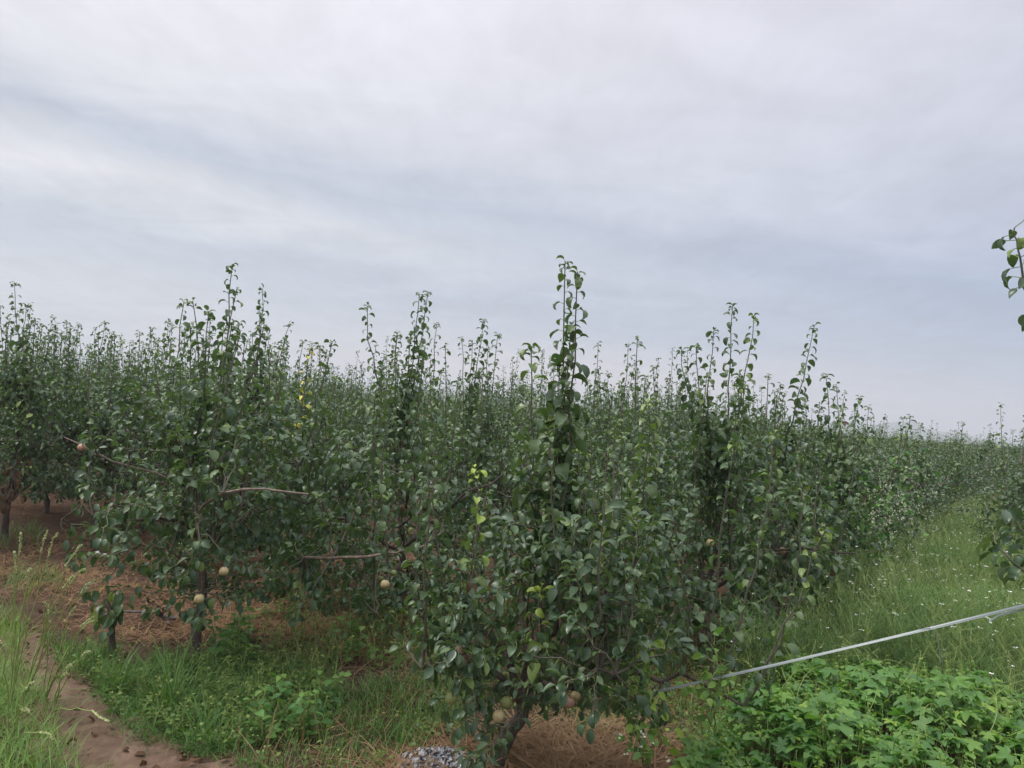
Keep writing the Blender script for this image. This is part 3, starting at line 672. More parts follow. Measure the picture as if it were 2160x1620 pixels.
# dry straw ---------------------------------------------------------------
def straw():
    mb = MB()
    def lay(poly, dens, red, L=(.08, .3), clump=.85, w=(.0025, .006)):
        x, y = scatter(poly, dens*1.4, rng, clump, 4.0); n = len(x)
        blades(mb, x, y, rng.uniform(*L, n), rng.uniform(*w, n), rng, z0=ground_z(x, y)+rng.uniform(.0, .05, n), flat=1.35, curl=.35, tint=np.clip(rng.normal(red, .25, n), 0, 1))
    lay(gpoly([(-40, 1150), (420, 1120), (760, 1160), (760, 1290), (560, 1335), (380, 1345), (180, 1330), (-20, 1320)]), 950, .55)
    lay(gpoly([(230, 1290), (520, 1280), (760, 1310), (740, 1360), (500, 1370), (230, 1350)]), 1300, .85)
    lay(gpoly([(1080, 1560), (1340, 1530), (1480, 1590), (1440, 1760), (900, 1760), (760, 1640), (880, 1600)]), 2600, .18, (.12, .4), .2)
    lay(gpoly([(1060, 1545), (1340, 1520), (1420, 1580), (1440, 1760), (1000, 1760), (960, 1640)]), 1500, -.3, (.15, .45), .3, (.005, .012))
    lay(gpoly([(640, 1440), (1000, 1400), (1060, 1540), (900, 1610), (560, 1700)]), 520, .3)
    lay(gpoly([(560, 1240), (960, 1160), (1020, 1330), (900, 1430), (640, 1440), (480, 1370)]), 800, .5)
    lay(gpoly([(1380, 1430), (1600, 1380), (1650, 1560), (1500, 1640), (1350, 1600)]), 700, .5)
    x, y = scatter([(-9, 6), (9, 9), (14, 20), (-14, 20)], 60, rng, .4); n = len(x)
    blades(mb, x, y, rng.uniform(.1, .35, n), rng.uniform(.004, .008, n), rng, flat=1.3, curl=.3, tint=rng.rand(n)*.8)
    tag(mb.build('straw', M_STRAW, smooth=False), 'dry brown straw lying on the soil between the rows', 'straw', kind='stuff')
    mb = MB()                                          # standing dead stalks
    for poly, dn in ((gpoly([(600, 1300), (800, 1300), (790, 1440), (620, 1440)]), 130), (gpoly([(480, 1200), (760, 1190), (740, 1290), (500, 1310)]), 60), (gpoly([(500, 1560), (700, 1560), (700, 1640), (480, 1640)]), 90), (gpoly([(1060, 1500), (1300, 1480), (1300, 1560), (1060, 1580)]), 70)):
        x, y = scatter(poly, dn*2, rng, .4); n = len(x)
        blades(mb, x, y, rng.uniform(.1, .3, n), rng.uniform(.004, .008, n), rng, lean=.3, curl=.6, tint=rng.rand(n)*.5)
    tag(mb.build('dead_stalks', M_STRAW, smooth=False), 'upright dry brown weed stalks under the pear trees', 'dry weeds', kind='stuff')
straw()

def litter():
    mb = MB(); lv = Leaves()
    x, y = scatter(gpoly([(-60, 1180), (500, 1160), (1000, 1300), (1500, 1480), (1500, 1760), (300, 1760), (60, 1480)]), 60, rng, .4)
    for a, b in zip(x, y):
        an = rng.rand()*6.28; lv.put(np.array([a, b, float(ground_z(a, b))+rng.uniform(.012, .04)]), np.array([math.cos(an), math.sin(an), rng.normal(0, .3)]), nrm(UP+rng.normal(0, .5, 3)), rng.uniform(.03, .07), 2.0 if rng.rand() < .85 else .5, rng.randint(7))
    lv.into(mb, TEMPL[1], 0, None)
    tag(mb.build('leaf_litter', M_DEAD_LEAF), 'dead brown leaves scattered on the soil', 'leaf litter', kind='stuff')
    mb = MB(); P = PATH[::1]                            # clods and crumbs along the path
    for _ in range(900):
        q = P[rng.randint(len(P))]; c = np.array([q[0]+rng.normal(0, .2), q[1]+rng.normal(0, .2), 0]); c[2] = float(ground_z(c[0], c[1]))+.012; r = rng.uniform(.004, .016)*(1.6 if rng.rand() < .1 else 1)
        V = np.array([[1, 0, 0], [-1, 0, 0], [0, 1, 0], [0, -1, 0], [0, 0, .8], [0, 0, -.8]])*r*rng.uniform(.6, 1.3, (6, 3))+c
        mb.add(V, [[0, 2, 4], [2, 1, 4], [1, 3, 4], [3, 0, 4], [2, 0, 5], [1, 2, 5], [3, 1, 5], [0, 3, 5]])
    tag(mb.build('clods', M_PATH, smooth=False), 'small clods and crumbs of mud on the path', 'soil', kind='stuff')
litter()

# green grass ---------------------------------------------------------------
def grass():
    mb = MB()
    def sow(poly, dens, L, w=(.003, .006), clump=.5, lean=.45, curl=1.0, cs=3.0):
        x, y = scatter(poly, dens, rng, clump, cs); n = len(x)
        blades(mb, x, y, rng.uniform(*L, n), rng.uniform(*w, n), rng, lean, curl, tint=np.where(rng.rand(n) < .08, .6, 0.0))
    sow(gpoly([(210, 1420), (360, 1385), (700, 1400), (720, 1480), (690, 1570), (420, 1590), (260, 1560), (205, 1490)]), 4200, (.07, .22), (.0025, .005), clump=.2, lean=.7, curl=1.5)
    sow(gpoly([(110, 1360), (240, 1370), (260, 1420), (130, 1430)]), 2600, (.10, .26), clump=.3)
    sow(gpoly([(700, 1470), (980, 1430), (1000, 1500), (960, 1560), (720, 1560)]), 3400, (.08, .2), clump=.5)
    sow(gpoly([(700, 1555), (900, 1540), (900, 1590), (690, 1600)]), 2800, (.06, .14), clump=.7, cs=6)
    sow(gpoly([(440, 1340), (640, 1330), (980, 1330), (1000, 1450), (440, 1400)]), 1300, (.08, .22), clump=.75, cs=4)
    sow(gpoly([(0, 1215), (110, 1200), (150, 1250), (20, 1270)]), 900, (.1, .25), clump=.5)
    sow(gpoly([(-20, 1120), (80, 1115), (110, 1160), (0, 1170)]), 500, (.1, .25), clump=.4)
    sow(gpoly([(460, 1590), (760, 1560), (880, 1610), (700, 1720), (440, 1700)]), 1500, (.05, .14), clump=.7, cs=6)
    sow(gpoly([(1000, 1380), (1480, 1380), (1600, 1500), (1500, 1600), (1250, 1560), (1010, 1500)]), 1500, (.06, .2), clump=.7, cs=5)
    k = rng.randint(40, 380, 5200); q = PATH[k]; T_ = PATH[k+1]-PATH[k-1]; T_ /= np.linalg.norm(T_, axis=1)[:, None]; sd = rng.choice([-1, 1], len(k))*(.22+np.abs(rng.normal(0, .09, len(k))))
    keep = np.sin(k*.31)*np.sin(k*.083+1) > -.25; x = (q[:, 0]-T_[:, 1]*sd)[keep]; y = (q[:, 1]+T_[:, 0]*sd)[keep]
    blades(mb, x, y, rng.uniform(.04, .15, len(x)), rng.uniform(.002, .0045, len(x)), rng, .8, 1.4, tint=np.where(rng.rand(len(x)) < .15, .6, 0.0))
    tag(mb.build('grass', M_GRASS, smooth=False), 'green grass growing between the mud path and the pear trees', 'grass', kind='stuff')
    mb2 = MB()
    pl = gpoly([(-60, 1420), (40, 1400), (95, 1480), (150, 1590), (230, 1720), (-60, 1720)])
    x, y = scatter(pl, 5200, rng, .35, 6); n = len(x)
    blades(mb2, x, y, rng.uniform(.08, .27, n), rng.uniform(.0018, .006, n), rng, .7, 1.5, tint=np.where(rng.rand(n) < .18, .7, 0.0))
    pl = gpoly([(-60, 1310), (30, 1300), (60, 1340), (20, 1400), (-60, 1420)])
    x, y = scatter(pl, 1500, rng, .4); n = len(x)
    blades(mb2, x, y, rng.uniform(.15, .35, n), rng.uniform(.003, .006, n), rng, .4, .9, tint=np.where(rng.rand(n) < .2, .8, 0.0))
    tag(mb2.build('bright_grass', M_GRASS_PALE, smooth=False), 'bright yellow green grass on the near side of the mud path', 'grass', kind='stuff')
grass()

def leaf_cluster_weeds(name, spots, mat, label, hr=(.08, .25), Ls=(.035, .07), per=16, cat='weeds'):
    mb = MB(); lv = Leaves()
    for x, y in spots:
        h = rng.uniform(*hr); z = float(ground_z(x, y)); lean = rng.normal(0, .05, 2)
        top = np.array([x+lean[0], y+lean[1], z+h]); P = curve((x, y, z), top, rng, 5, wob=.03); mb.tube(P, [.003, .0025, .002, .002, .0015], 4, mat=1)
        m_ = rng.randint(per-5, per+6); phi = rng.rand()*6
        for j in range(m_):
            s = (j+.6)/m_; p = P[0]*(1-s)+P[-1]*s; phi += 2.4
            leaf_on(lv, rng, p, UP, phi, rng.uniform(*Ls)*(1.1-.5*s), rng.uniform(-.1, .35), 70, max(0, rng.normal(.1 if s < .8 else .4, .1)), rng.uniform(.015, .06)*(1.2-s))
    lv.into(mb, FLAT, 0, 1)
    tag(mb.build(name, [mat, M_STEM]), label, cat, kind='stuff')
def pts_in(poly, dens, clump=.3, cs=3): return list(zip(*scatter(gpoly(poly), dens, rng, clump, cs)))
leaf_cluster_weeds('low_weeds', pts_in([(210, 1440), (480, 1390), (700, 1450), (700, 1560), (460, 1580), (240, 1540)], 230) + pts_in([(470, 1330), (700, 1330), (960, 1340), (980, 1420), (500, 1400)], 26, .6) + pts_in([(110, 1350), (250, 1370), (240, 1430), (120, 1430)], 70)
                   + pts_in([(1000, 1400), (1480, 1400), (1500, 1560), (1000, 1520)], 30, .4) + pts_in([(1380, 1380), (1700, 1330), (1720, 1480), (1560, 1560), (1400, 1540)], 60, .3) + pts_in([(480, 1570), (900, 1540), (900, 1640), (480, 1680)], 45, .6, 5), M_GRASS, 'small leaved green weeds among the grass near the path', (.05, .2), (.02, .045), 14)
leaf_cluster_weeds('broad_weeds', pts_in([(570, 1470), (690, 1460), (700, 1560), (590, 1570)], 55, 0) + pts_in([(440, 1360), (520, 1340), (540, 1410), (460, 1430)], 60, 0) + pts_in([(500, 1530), (590, 1530), (590, 1610), (500, 1610)], 40, 0)
                   + pts_in([(700, 1350), (760, 1350), (760, 1410), (700, 1410)], 25, 0) + pts_in([(880, 1340), (940, 1340), (940, 1390), (880, 1390)], 30, 0), M_WEED_LEAF, 'broad leaved bright green weeds in the grass before the trees', (.12, .3), (.06, .10), 13)

# hop vine mass -------------------------------------------------------------
def palmate(nl=5, droop=.25, depth=.45):
    V = [(0, 0, 0)]; n = nl*2
    for i in range(nl*2+1):
        a = math.radians(-150 + 300*i/(nl*2)); tip = i % 2 == 1
        ln = (1.0 - .28*abs(a)/math.radians(150)) if tip else (1-depth)*(.8 if i in (0, nl*2) else 1)*.78
        V.append((ln*math.cos(a), ln*math.sin(a), (-droop*ln**2 if tip else .06)))
    V = np.array(V); V[:, :] *= .62; V[:, 0] += .15
    F = np.array([(0, i, i+1) for i in range(1, len(V)-1)])
    # one more ring so that each lobe is rounded, not a plain spike
    W = list(V); F2 = []
    for (a, b, c) in F:
        mdl = (V[b]+V[c])/2 + (V[b]+V[c]-2*V[0])/2*.17; k = len(W); W.append(mdl); F2 += [(a, b, k), (a, k, c)]
    return np.array(W), [np.zeros((0, 4), int), np.array(F2)]
HOP = [palmate(5, .2, .34), palmate(5, .45, .30), palmate(3, .3, .26), palmate(5, .1, .38)]

def hop_h(x, y):
    return .22 + .08*np.sin(1.9*x+.8*y) + .07*np.sin(3.7*y-1.3*x+.7) + .07*np.sin(6.1*x+4*y) + .04*np.sin(11*x-9*y)
def hop():
    pl = gpoly([(1420, 1680), (1560, 1560), (1640, 1480), (1760, 1450), (1900, 1430), (2040, 1500), (2200, 1580), (2500, 1720), (2300, 1900), (1500, 1900)])
    mb = MB(); lv = Leaves()
    cen = np.array(pl).mean(0)
    x, y = scatter(pl, 850, rng, .25, 4.5)
    for a, b in zip(x, y):
        top = hop_h(a, b); q = rng.rand(); z = float(ground_z(a, b)) + max(.03, top*(1-.75*q**2.2))
        an = rng.rand()*6.28; d = np.array([math.cos(an), math.sin(an), rng.normal(-.12, .25)])
        n = nrm(UP + rng.normal(0, .32, 3)); L = (rng.uniform(.03, .07) if rng.rand() < .25 else rng.uniform(.06, .14))*(1 if q < .7 else .9)
        lv.put(np.array([a, b, z]), d, n, L, (rng.uniform(.4, .9) if rng.rand() < .05 else max(0, rng.normal(.05, .12))), rng.randint(4), np.array([a-.05*d[0], b-.05*d[1], max(0, z-.14)]))
    # upright bright tips
    x, y = scatter(pl, 75, rng, .3, 4)
    for a, b in zip(x, y):
        z0 = float(ground_z(a, b)) + hop_h(a, b)*.6; h = rng.uniform(.10, .26); P = curve((a, b, z0), (a+rng.normal(0, .05), b+rng.normal(0, .05), z0+h), rng, 5, wob=.04)
        mb.tube(P, np.linspace(.0025, .0012, 5), 4, mat=1); phi = rng.rand()*6
        for j in range(8):
            s = .3+.7*j/7; p = P[0]*(1-s)+P[-1]*s; phi += 2.4; dd = nrm([math.cos(phi), math.sin(phi), .5])
            lv.put(p, dd, nrm(UP+rng.normal(0, .3, 3)), .05*(1.25-s)*rng.uniform(.7, 1.2), rng.uniform(.3, .9), rng.randint(4))
    # wandering tendrils
    x, y = scatter(pl, 16, rng, 0)
    for a, b in zip(x, y):
        n = 12; t = np.linspace(0, 1, n); z0 = float(ground_z(a, b)) + hop_h(a, b)*.8; an = rng.rand()*6.28; ln = rng.uniform(.15, .4); cv = rng.uniform(-3, 3)
        P = np.stack([a+ln*np.cumsum(np.cos(an+cv*t))/n, b+ln*np.cumsum(np.sin(an+cv*t))/n, z0+.16*np.sin(t*2.2)+.05*t], -1); mb.tube(P, np.linspace(.0026, .001, n), 4, mat=1)
    lv.into(mb, HOP, 0, 1, .0012)
    tag(mb.build('vine_thicket', [M_VINE_LEAF, M_STEM]), 'thicket of lobed bright green vine leaves covering the near alley', 'ground cover', kind='stuff')
hop()

leaf_cluster_weeds('feathery_weeds', pts_in([(1440, 1640), (1500, 1540), (1560, 1500), (1640, 1470), (1640, 1560), (1560, 1660)], 110, .2) + pts_in([(1650, 1460), (1760, 1400), (1900, 1380), (2060, 1440), (2160, 1500), (2100, 1470), (1900, 1420), (1740, 1450)], 90, .3), M_VINE_LEAF, 'feathery pale green weeds fringing the vine thicket', (.12, .32), (.02, .045), 24)
leaf_cluster_weeds('dark_weeds', pts_in([(520, 1300), (960, 1250), (1000, 1420), (700, 1440), (520, 1380)], 40, .5), M_GRASS, 'dark small leaved weeds in the shade under the pear trees', (.08, .3), (.025, .06), 16)

# alley weeds with white flowers ---------------------------------------------
ALLEY = gpoly([(1530, 1500), (1650, 1400), (1700, 1290), (1740, 1200), (1850, 1130), (1960, 1120), (2130, 1100), (2260, 1120), (2420, 1260), (2420, 1560), (2200, 1640), (2050, 1520), (1900, 1470), (1700, 1480)])
def alley():
    mb = MB(); lv = Leaves(); fl = MB()
    x, y = scatter(ALLEY, 130, rng, .2, 2.0); d = np.hypot(x, y)
    for a, b, dd in zip(x, y, d):
        h = rng.uniform(.35, .68)*(1+.25*math.sin(a*2.1+b))*(1.12 if dd > 8 else 1); z = float(ground_z(a, b)); k = 6 if dd < 9 else 4
        lean = rng.normal(0, .14, 2); P = curve((a, b, z), (a+lean[0], b+lean[1], z+h), rng, 5, wob=.03)
        mb.tube(P, np.linspace(.0022, .001, 5), 3, mat=1, cap=False)
        nb = rng.randint(k, k+4)
        for j in range(nb):
            s = rng.uniform(.3, 1); p = P[0]*(1-s)+P[-1]*s; an = rng.rand()*6.28; e = p + np.array([math.cos(an), math.sin(an), rng.uniform(.3, 1.6)])*rng.uniform(.05, .14)
            mb.tube([p, (p+e)/2+rng.normal(0, .006, 3), e], [.0014, .0011, .0008], 3, mat=1, cap=False)
            if rng.rand() < .07 and s > .55 and z+h > .25:
                u = rng.uniform(.006, .012)
                for q in range(6):
                    c = e + np.array([rng.normal(0, u*.7), rng.normal(0, u*.7), rng.uniform(0, .006)]); r_ = u*.55; t1 = rng.rand()*6
                    V = [c+np.array([math.cos(t1+v*PI/2.5)*r_, math.sin(t1+v*PI/2.5)*r_, rng.normal(0, .002)]) for v in range(5)]; fl.add(np.array(V)*1.0, [[0, 1, 2, 3, 4]])
    n = len(x)
    xx = np.repeat(x, 85)+rng.normal(0, .08, n*85); yy = np.repeat(y, 85)+rng.normal(0, .08, n*85)
    hh = (.40 + .15*np.sin(xx*2.1+yy) + .10*np.sin(3.3*yy-xx*1.7) + .07*np.sin(7*xx+5*yy)*np.sin(6*yy-4*xx))
    z0 = ground_z(xx, yy) + np.maximum(hh, .08)*rng.uniform(.05, 1.1, len(xx))
    blades(mb, xx, yy, rng.uniform(.05, .16, len(xx)), rng.uniform(.0015, .004, len(xx)), rng, lean=1.0, curl=1.7, z0=z0, seg=2, tint=np.where(rng.rand(len(xx)) < .07, .8, 0.0))
    tag(mb.build('alley_weeds', [M_ALLEY, M_STEM], smooth=False), 'tangle of fine stemmed green weeds filling the alley', 'weeds', kind='stuff')
    tag(fl.build('white_flowers', M_FLOWER, smooth=False), 'tiny white flower heads dotted over the alley weeds', 'flowers', kind='stuff')
alley()
leaf_cluster_weeds('big_leaf_weeds', [tuple(G(px, py, .2)[:2]) for px, py in ((1860, 1300), (1900, 1290), (1890, 1345), (1985, 1420), (1830, 1340), (1790, 1400))], M_ALLEY, 'pale large leaved weeds standing in the fine alley weeds', (.3, .5), (.09, .14), 9)

# ------------------------------------------------------------------ single plants and objects
def climber(name, label, mats, pts, r_sp, n_leaf, Ls, flowers, tint, sd):
    r = np.random.RandomState(sd); root_p = np.array(pts[0]); root = empty(name, root_p); tag(root, label, 'climbing vine')
    st = MB(); lf = MB(); lv = Leaves(); fm = MB(); P0 = np.array(pts) - root_p
    for k in range(5):
        P = P0 + r.normal(0, r_sp*.5, P0.shape)*np.linspace(0, 1, len(P0))[:, None]; s = np.linspace(0, len(P)-1, 24); Q = np.stack([np.interp(s, np.arange(len(P)), P[:, c]) for c in range(3)], -1)
        Q += r.normal(0, .015, Q.shape); st.tube(Q, np.linspace(.003, .0012, 24), 4)
        for j in range(n_leaf//5):
            p = Q[r.randint(24)] + r.normal(0, r_sp*.45, 3); a = r.rand()*6.28
            lv.put(p, nrm([math.cos(a), math.sin(a), r.uniform(-1.2, .3)]), nrm(np.array([0, -.7, .6])+r.normal(0, .4, 3)), r.uniform(*Ls), max(0, r.normal(tint, .2)), r.randint(3))
        for j in range(flowers//5):
            c = Q[r.randint(24)] + r.normal(0, r_sp*.6, 3); c[1] -= r_sp*.9
            for q in range(5):
                c2 = c+r.normal(0, .008, 3); u = nrm(r.normal(0, 1, 3)); v = nrm(np.cross(u, [.2, 1, .5])); w = np.cross(u, v)
                fm.add([c2+.0055*(math.cos(t*1.2566)*v+math.sin(t*1.2566)*w) for t in range(5)], [[0, 1, 2, 3, 4]])
    lv.into(lf, FLAT, 0, None)
    st.build('stems', M_STEM, root); lf.build('foliage', mats, root)
    if flowers: fm.build('blossoms', M_CREAM, root, smooth=False)
climber('climbing_vine', 'white flowered climber draped over pear tree beside the alley', M_WEED_LEAF, [G(1835, 1190), D(1835, 1150, 7.5), D(1840, 1090, 7.3), D(1815, 1050, 7.3), D(1860, 1030, 7.3), D(1900, 985, 7.4)], .30, 420, (.04, .075), 420, .1, 4)
climber('climbing_vine', 'yellow green climber hanging in the front pear tree near the tape', M_VINE_LEAF, [G(1395, 1570), D(1372, 1500, 3.6), D(1350, 1440, 3.55), D(1370, 1400, 3.5), D(1355, 1370, 3.5)], .08, 60, (.03, .075), 0, .75, 6)
climber('climbing_vine', 'thin climber with tiny white flowers low on the front pear tree', M_VINE_LEAF, [G(1370, 1620), D(1350, 1560, 3.5), D(1325, 1500, 3.5), D(1300, 1450, 3.5)], .09, 60, (.03, .06), 20, .3, 8)
climber('climbing_vine', 'bright green climber around the tape end of the front pear tree', M_VINE_LEAF, [G(1520, 1580), D(1500, 1500, 3.7), D(1500, 1440, 3.6), D(1540, 1430, 3.6), D(1480, 1380, 3.6)], .08, 70, (.03, .06), 0, .35, 9)

# tall seeding weeds on the near side of the path
def seeding_weed(base, tips, label, sd):
    r = np.random.RandomState(sd); root = empty('seeding_weed', base); tag(root, label, 'weed plant', 'tall seeding weeds beside the mud path')
    lf = MB()
    for tip in tips:
        st = MB(); e = np.asarray(tip) - base; n = 9; t = np.linspace(0, 1, n)[:, None]
        P = e*t; P[:, 2] = e[2]*(1-(1-t[:, 0])**1.5); P[1:-1] += r.normal(0, .006, (n-2, 3)); st.tube(P, np.linspace(.0036, .0018, n), 4)
        s_ = st.build('stem', M_STEM, root)
        sp = MB(); Q = P[-3:]; q = np.linspace(0, 2, 16); C = np.stack([np.interp(q, [0, 1, 2], Q[:, c]) for c in range(3)], -1)
        for c in C:
            for _ in range(5):
                d = nrm(r.normal(0, 1, 3)+UP*.6)*.010; w = nrm(np.cross(d, r.normal(0, 1, 3)))*.0034
                sp.add([c, c+d*.5+w, c+d, c+d*.5-w], [[0, 1, 2, 3]])
        sp.tube(C, np.linspace(.0040, .0020, 16), 5); sp.build('seed_spike', M_SEED, s_)
        k = 7; i = r.randint(1, 7, k); blades(lf, P[i, 0], P[i, 1], r.uniform(.04, .14, k), r.uniform(.003, .006, k), r, .9, .6, z0=P[i, 2], tint=.3)
    lf.build('leaves', M_GRASS_PALE, root, smooth=False)
WD = [((20, 1500), [(100, 1120, 4.0), (44, 1125, 4.1), (122, 1125, 4.05), (30, 1165, 4.1), (64, 1200, 4.0)], 'tall seeding weed with upright green spikes over the straw'),
      ((50, 1480), [(170, 1150, 4.0), (180, 1200, 4.0), (205, 1222, 4.0), (155, 1215, 4.0)], 'arching seeding weed whose longest spike curls over at the top'),
      ((95, 1480), [(200, 1300, 4.2), (196, 1310, 4.1), (160, 1280, 4.2), (92, 1270, 4.1)], 'leaning seeding weed with spikes reaching right over the path'),
      ((110, 1500), [(188, 1375, 4.0), (150, 1405, 3.9), (230, 1522, 3.6), (140, 1420, 3.9)], 'low seeding weed with short spikes lying over the bare mud'),
      ((20, 1560), [(70, 1440, 3.6), (-5, 1340, 3.6), (110, 1560, 3.5), (60, 1500, 3.4)], 'seeding weed deepest in the bright grass at the lower left corner')]
for i, (b, tp, lb) in enumerate(WD): seeding_weed(G(*b), [D(*q) for q in tp], lb, 60+i)

def tuft(px, py, n, L, label, sd, w=.009):
    r = np.random.RandomState(sd); b = G(px, py); root = empty('grass_tuft', b); tag(root, label, 'grass tuft'); mb = MB()
    blades(mb, r.normal(0, .03, n), r.normal(0, .03, n), r.uniform(L*.6, L, n), r.uniform(w*.6, w, n), r, .45, 1.5, z0=np.zeros(n), seg=7, tint=np.where(r.rand(n) < .25, .35, 0.0))
    mb.build('blades', M_GRASS, root, smooth=False)
tuft(360, 1505, 60, .62, 'big arching grass tuft in front of the tall straight trunked tree', 3)
tuft(240, 1465, 40, .45, 'smaller arching grass tuft at the edge of the mud path', 4)
tuft(430, 1560, 45, .34, 'short dense grass tuft where the mud path bends', 5, .006)
tuft(840, 1585, 60, .22, 'fresh green grass tuft left of the ash heap', 6, .005)

def sapling(px, py):
    r = np.random.RandomState(8); b = G(px, py); root = empty('sapling', b); tag(root, 'small sapling stump with a few drooping green leaves before the straw', 'sapling'); w = MB(); c = MB(); lv = Leaves()
    P = np.array([D(px, py, b[1]), D(236, 1330, b[1]), D(234, 1290, b[1]), D(222, 1262, b[1])])-b; s = np.linspace(0, 3, 10); Q = np.stack([np.interp(s, range(4), P[:, k]) for k in range(3)], -1); w.tube(Q, np.linspace(.024, .012, 10), 7)
    for e in ((205, 1280), (262, 1275), (240, 1300), (222, 1325), (250, 1250)):
        E = D(e[0], e[1], b[1]-.05)-b; T_ = curve(Q[7], E, r, 5, wob=.03); c.tube(T_, [.004, .003, .003, .002, .0015], 4, mat=1)
        for j in range(5): leaf_on(lv, r, T_[1+j % 4], nrm(T_[-1]-T_[0]), j*2.4, r.uniform(.07, .10), .95, 60, r.choice([0, .1, .5]), .03)
    lv.into(c, TEMPL[0], 0, 2); w.build('trunk', M_BARK, root); c.build('crown', CROWN_M, root)
sapling(238, 1395)

def withered_twigs():
    t = near[12]; r = np.random.RandomState(14); base = D(30, 1000, 7.9); root = empty('withered_branch', base); tag(root, 'withered branch with brown curled leaves hanging at the left edge', 'branch'); w = MB(); c = MB(); lv = Leaves()
    for k in range(9):
        e = D(r.uniform(-20, 55), r.uniform(960, 1075), 7.8)-base; P = curve((0, 0, 0), e, r, 6, wob=.05); w.tube(P, np.linspace(.006, .002, 6), 4)
        for j in range(9): leaf_on(lv, r, P[1+j % 5], nrm(P[-1]-P[0]), j*2.4, r.uniform(.06, .09), 1.1, 60, 0, .03)
    lv.into(c, TEMPL[1], 0, None); w.build('twig', M_BARK, root); c.build('leaves', M_DEAD_LEAF, root)
withered_twigs()

def fallen_branch():
    b = G(300, 1308); root = empty('fallen_branch', b); tag(root, 'grey fallen branch lying on the straw between path and trees', 'branch'); r = np.random.RandomState(2)
    def run(pts, r0_, r1_, nm):
        P = np.array([G(px, py, z) for px, py, z in pts])-b; s = np.linspace(0, len(P)-1, 14); Q = np.stack([np.interp(s, np.arange(len(P)), P[:, c]) for c in range(3)], -1); Q[1:-1] += r.normal(0, .006, (12, 3)); mb = MB(); mb.tube(Q, np.linspace(r0_, r1_, 14), 7); mb.build(nm, M_DRIFT, root)
    run([(372, 1304, .04), (340, 1296, .07), (300, 1290, .08), (255, 1288, .09), (215, 1300, .03)], .013, .006, 'main_stem')
    run([(330, 1293, .08), (350, 1308, .03), (358, 1316, .02)], .010, .005, 'twig'); run([(340, 1296, .07), (352, 1285, .12), (360, 1275, .17)], .007, .003, 'twig'); run([(345, 1297, .06), (380, 1302, .03), (410, 1300, .04)], .007, .003, 'twig')
    mb = MB(); lv = Leaves()
    for j in range(26):
        p = G(r.uniform(310, 350), r.uniform(1268, 1292), .1)-b; lv.put(p, nrm(r.normal(0, 1, 3)), nrm(UP+r.normal(0, .7, 3)), r.uniform(.04, .07), 0, r.randint(7))
    lv.into(mb, TEMPL[1], 0, None); mb.build('dead_leaves', M_DEAD_LEAF, root)
M_DRIFT = rough_mat('grey_dead_wood', [(.3, (.09, .075, .07)), (.7, (.24, .21, .20))], 30, .4, .85)
fallen_branch()

def ash_heap():
    b = G(930, 1628); root = empty('ash_heap', b); tag(root, 'heap of pale and black ash left by a fire beside the front trunk', 'ash heap'); r = np.random.RandomState(12)
    mt, g = new_mat('ash'); tc = g.n('ShaderNodeTexCoord').outputs['Object']; n1 = g.noise(tc, 34, 6, .75, .4); n2 = g.noise(tc, 110, 4, .7)
    c = g.ramp(g.math('ADD', g.math('MULTIPLY', n1, .75), g.math('MULTIPLY', n2, .25)), [(.39, (.014, .014, .016)), (.455, (.06, .06, .07)), (.495, (.42, .43, .46)), (.60, (.70, .71, .74))])
    p = g.n('ShaderNodeBsdfPrincipled'); g.l(c, p.inputs['Base Color']); p.inputs['Roughness'].default_value = .95; p.inputs['Specular IOR Level'].default_value = .1
    bm = g.n('ShaderNodeBump'); bm.inputs['Strength'].default_value = .8; bm.inputs['Distance'].default_value = .02; g.l(n1, bm.inputs['Height']); g.l(bm.outputs[0], p.inputs['Normal'])
    out = g.n('ShaderNodeOutputMaterial'); g.l(p.outputs[0], out.inputs[0])
    n, k = 16, 48; V = []; ph = r.rand(4)*6
    for i in range(n+1):
        for j in range(k):
            a = 2*PI*j/k; q = i/n; R = q*(.19+.03*math.sin(2*a+ph[0])+.03*math.sin(5*a+ph[1])+.02*math.sin(9*a+ph[2]))
            x, y = R*math.cos(a)*1.12, R*math.sin(a)*.8; V.append((x, y, .055*(1-q*q)-.018+.014*r.randn()*(1-q*.6)+float(ground_z(b[0]+x, b[1]+y)) + .025))
    mb = MB(); i, j = np.meshgrid(np.arange(n), np.arange(k), indexing='ij'); a = i*k+j; c2 = i*k+(j+1) % k; mb.add(V, np.stack([a, c2, c2+k, a+k], -1).reshape(-1, 4)); mb.build('mound', mt, root, smooth=False)
    mb = MB()
    for _ in range(260):
        a = r.rand()*6.28; R = .20*math.sqrt(r.rand()); c = np.array([R*math.cos(a)*1.1, R*math.sin(a)*.8, .05*(1-(R/.20)**2)+.04]); s = r.uniform(.004, .013); u = nrm(r.normal(0, 1, 3)); v = nrm(np.cross(u, r.normal(0, 1, 3))); w = np.cross(u, v)
        q = [c+s*(u*sx+v*sy*.7+w*sz*.4) for sx in (-1, 1) for sy in (-1, 1) for sz in (-1, 1)]
        mb.add(q, [[0, 1, 3, 2], [4, 6, 7, 5], [0, 4, 5, 1], [2, 3, 7, 6], [0, 2, 6, 4], [1, 5, 7, 3]])
    o = mb.build('cinders', mt, root, smooth=False); o['kind'] = 'stuff'
ash_heap()

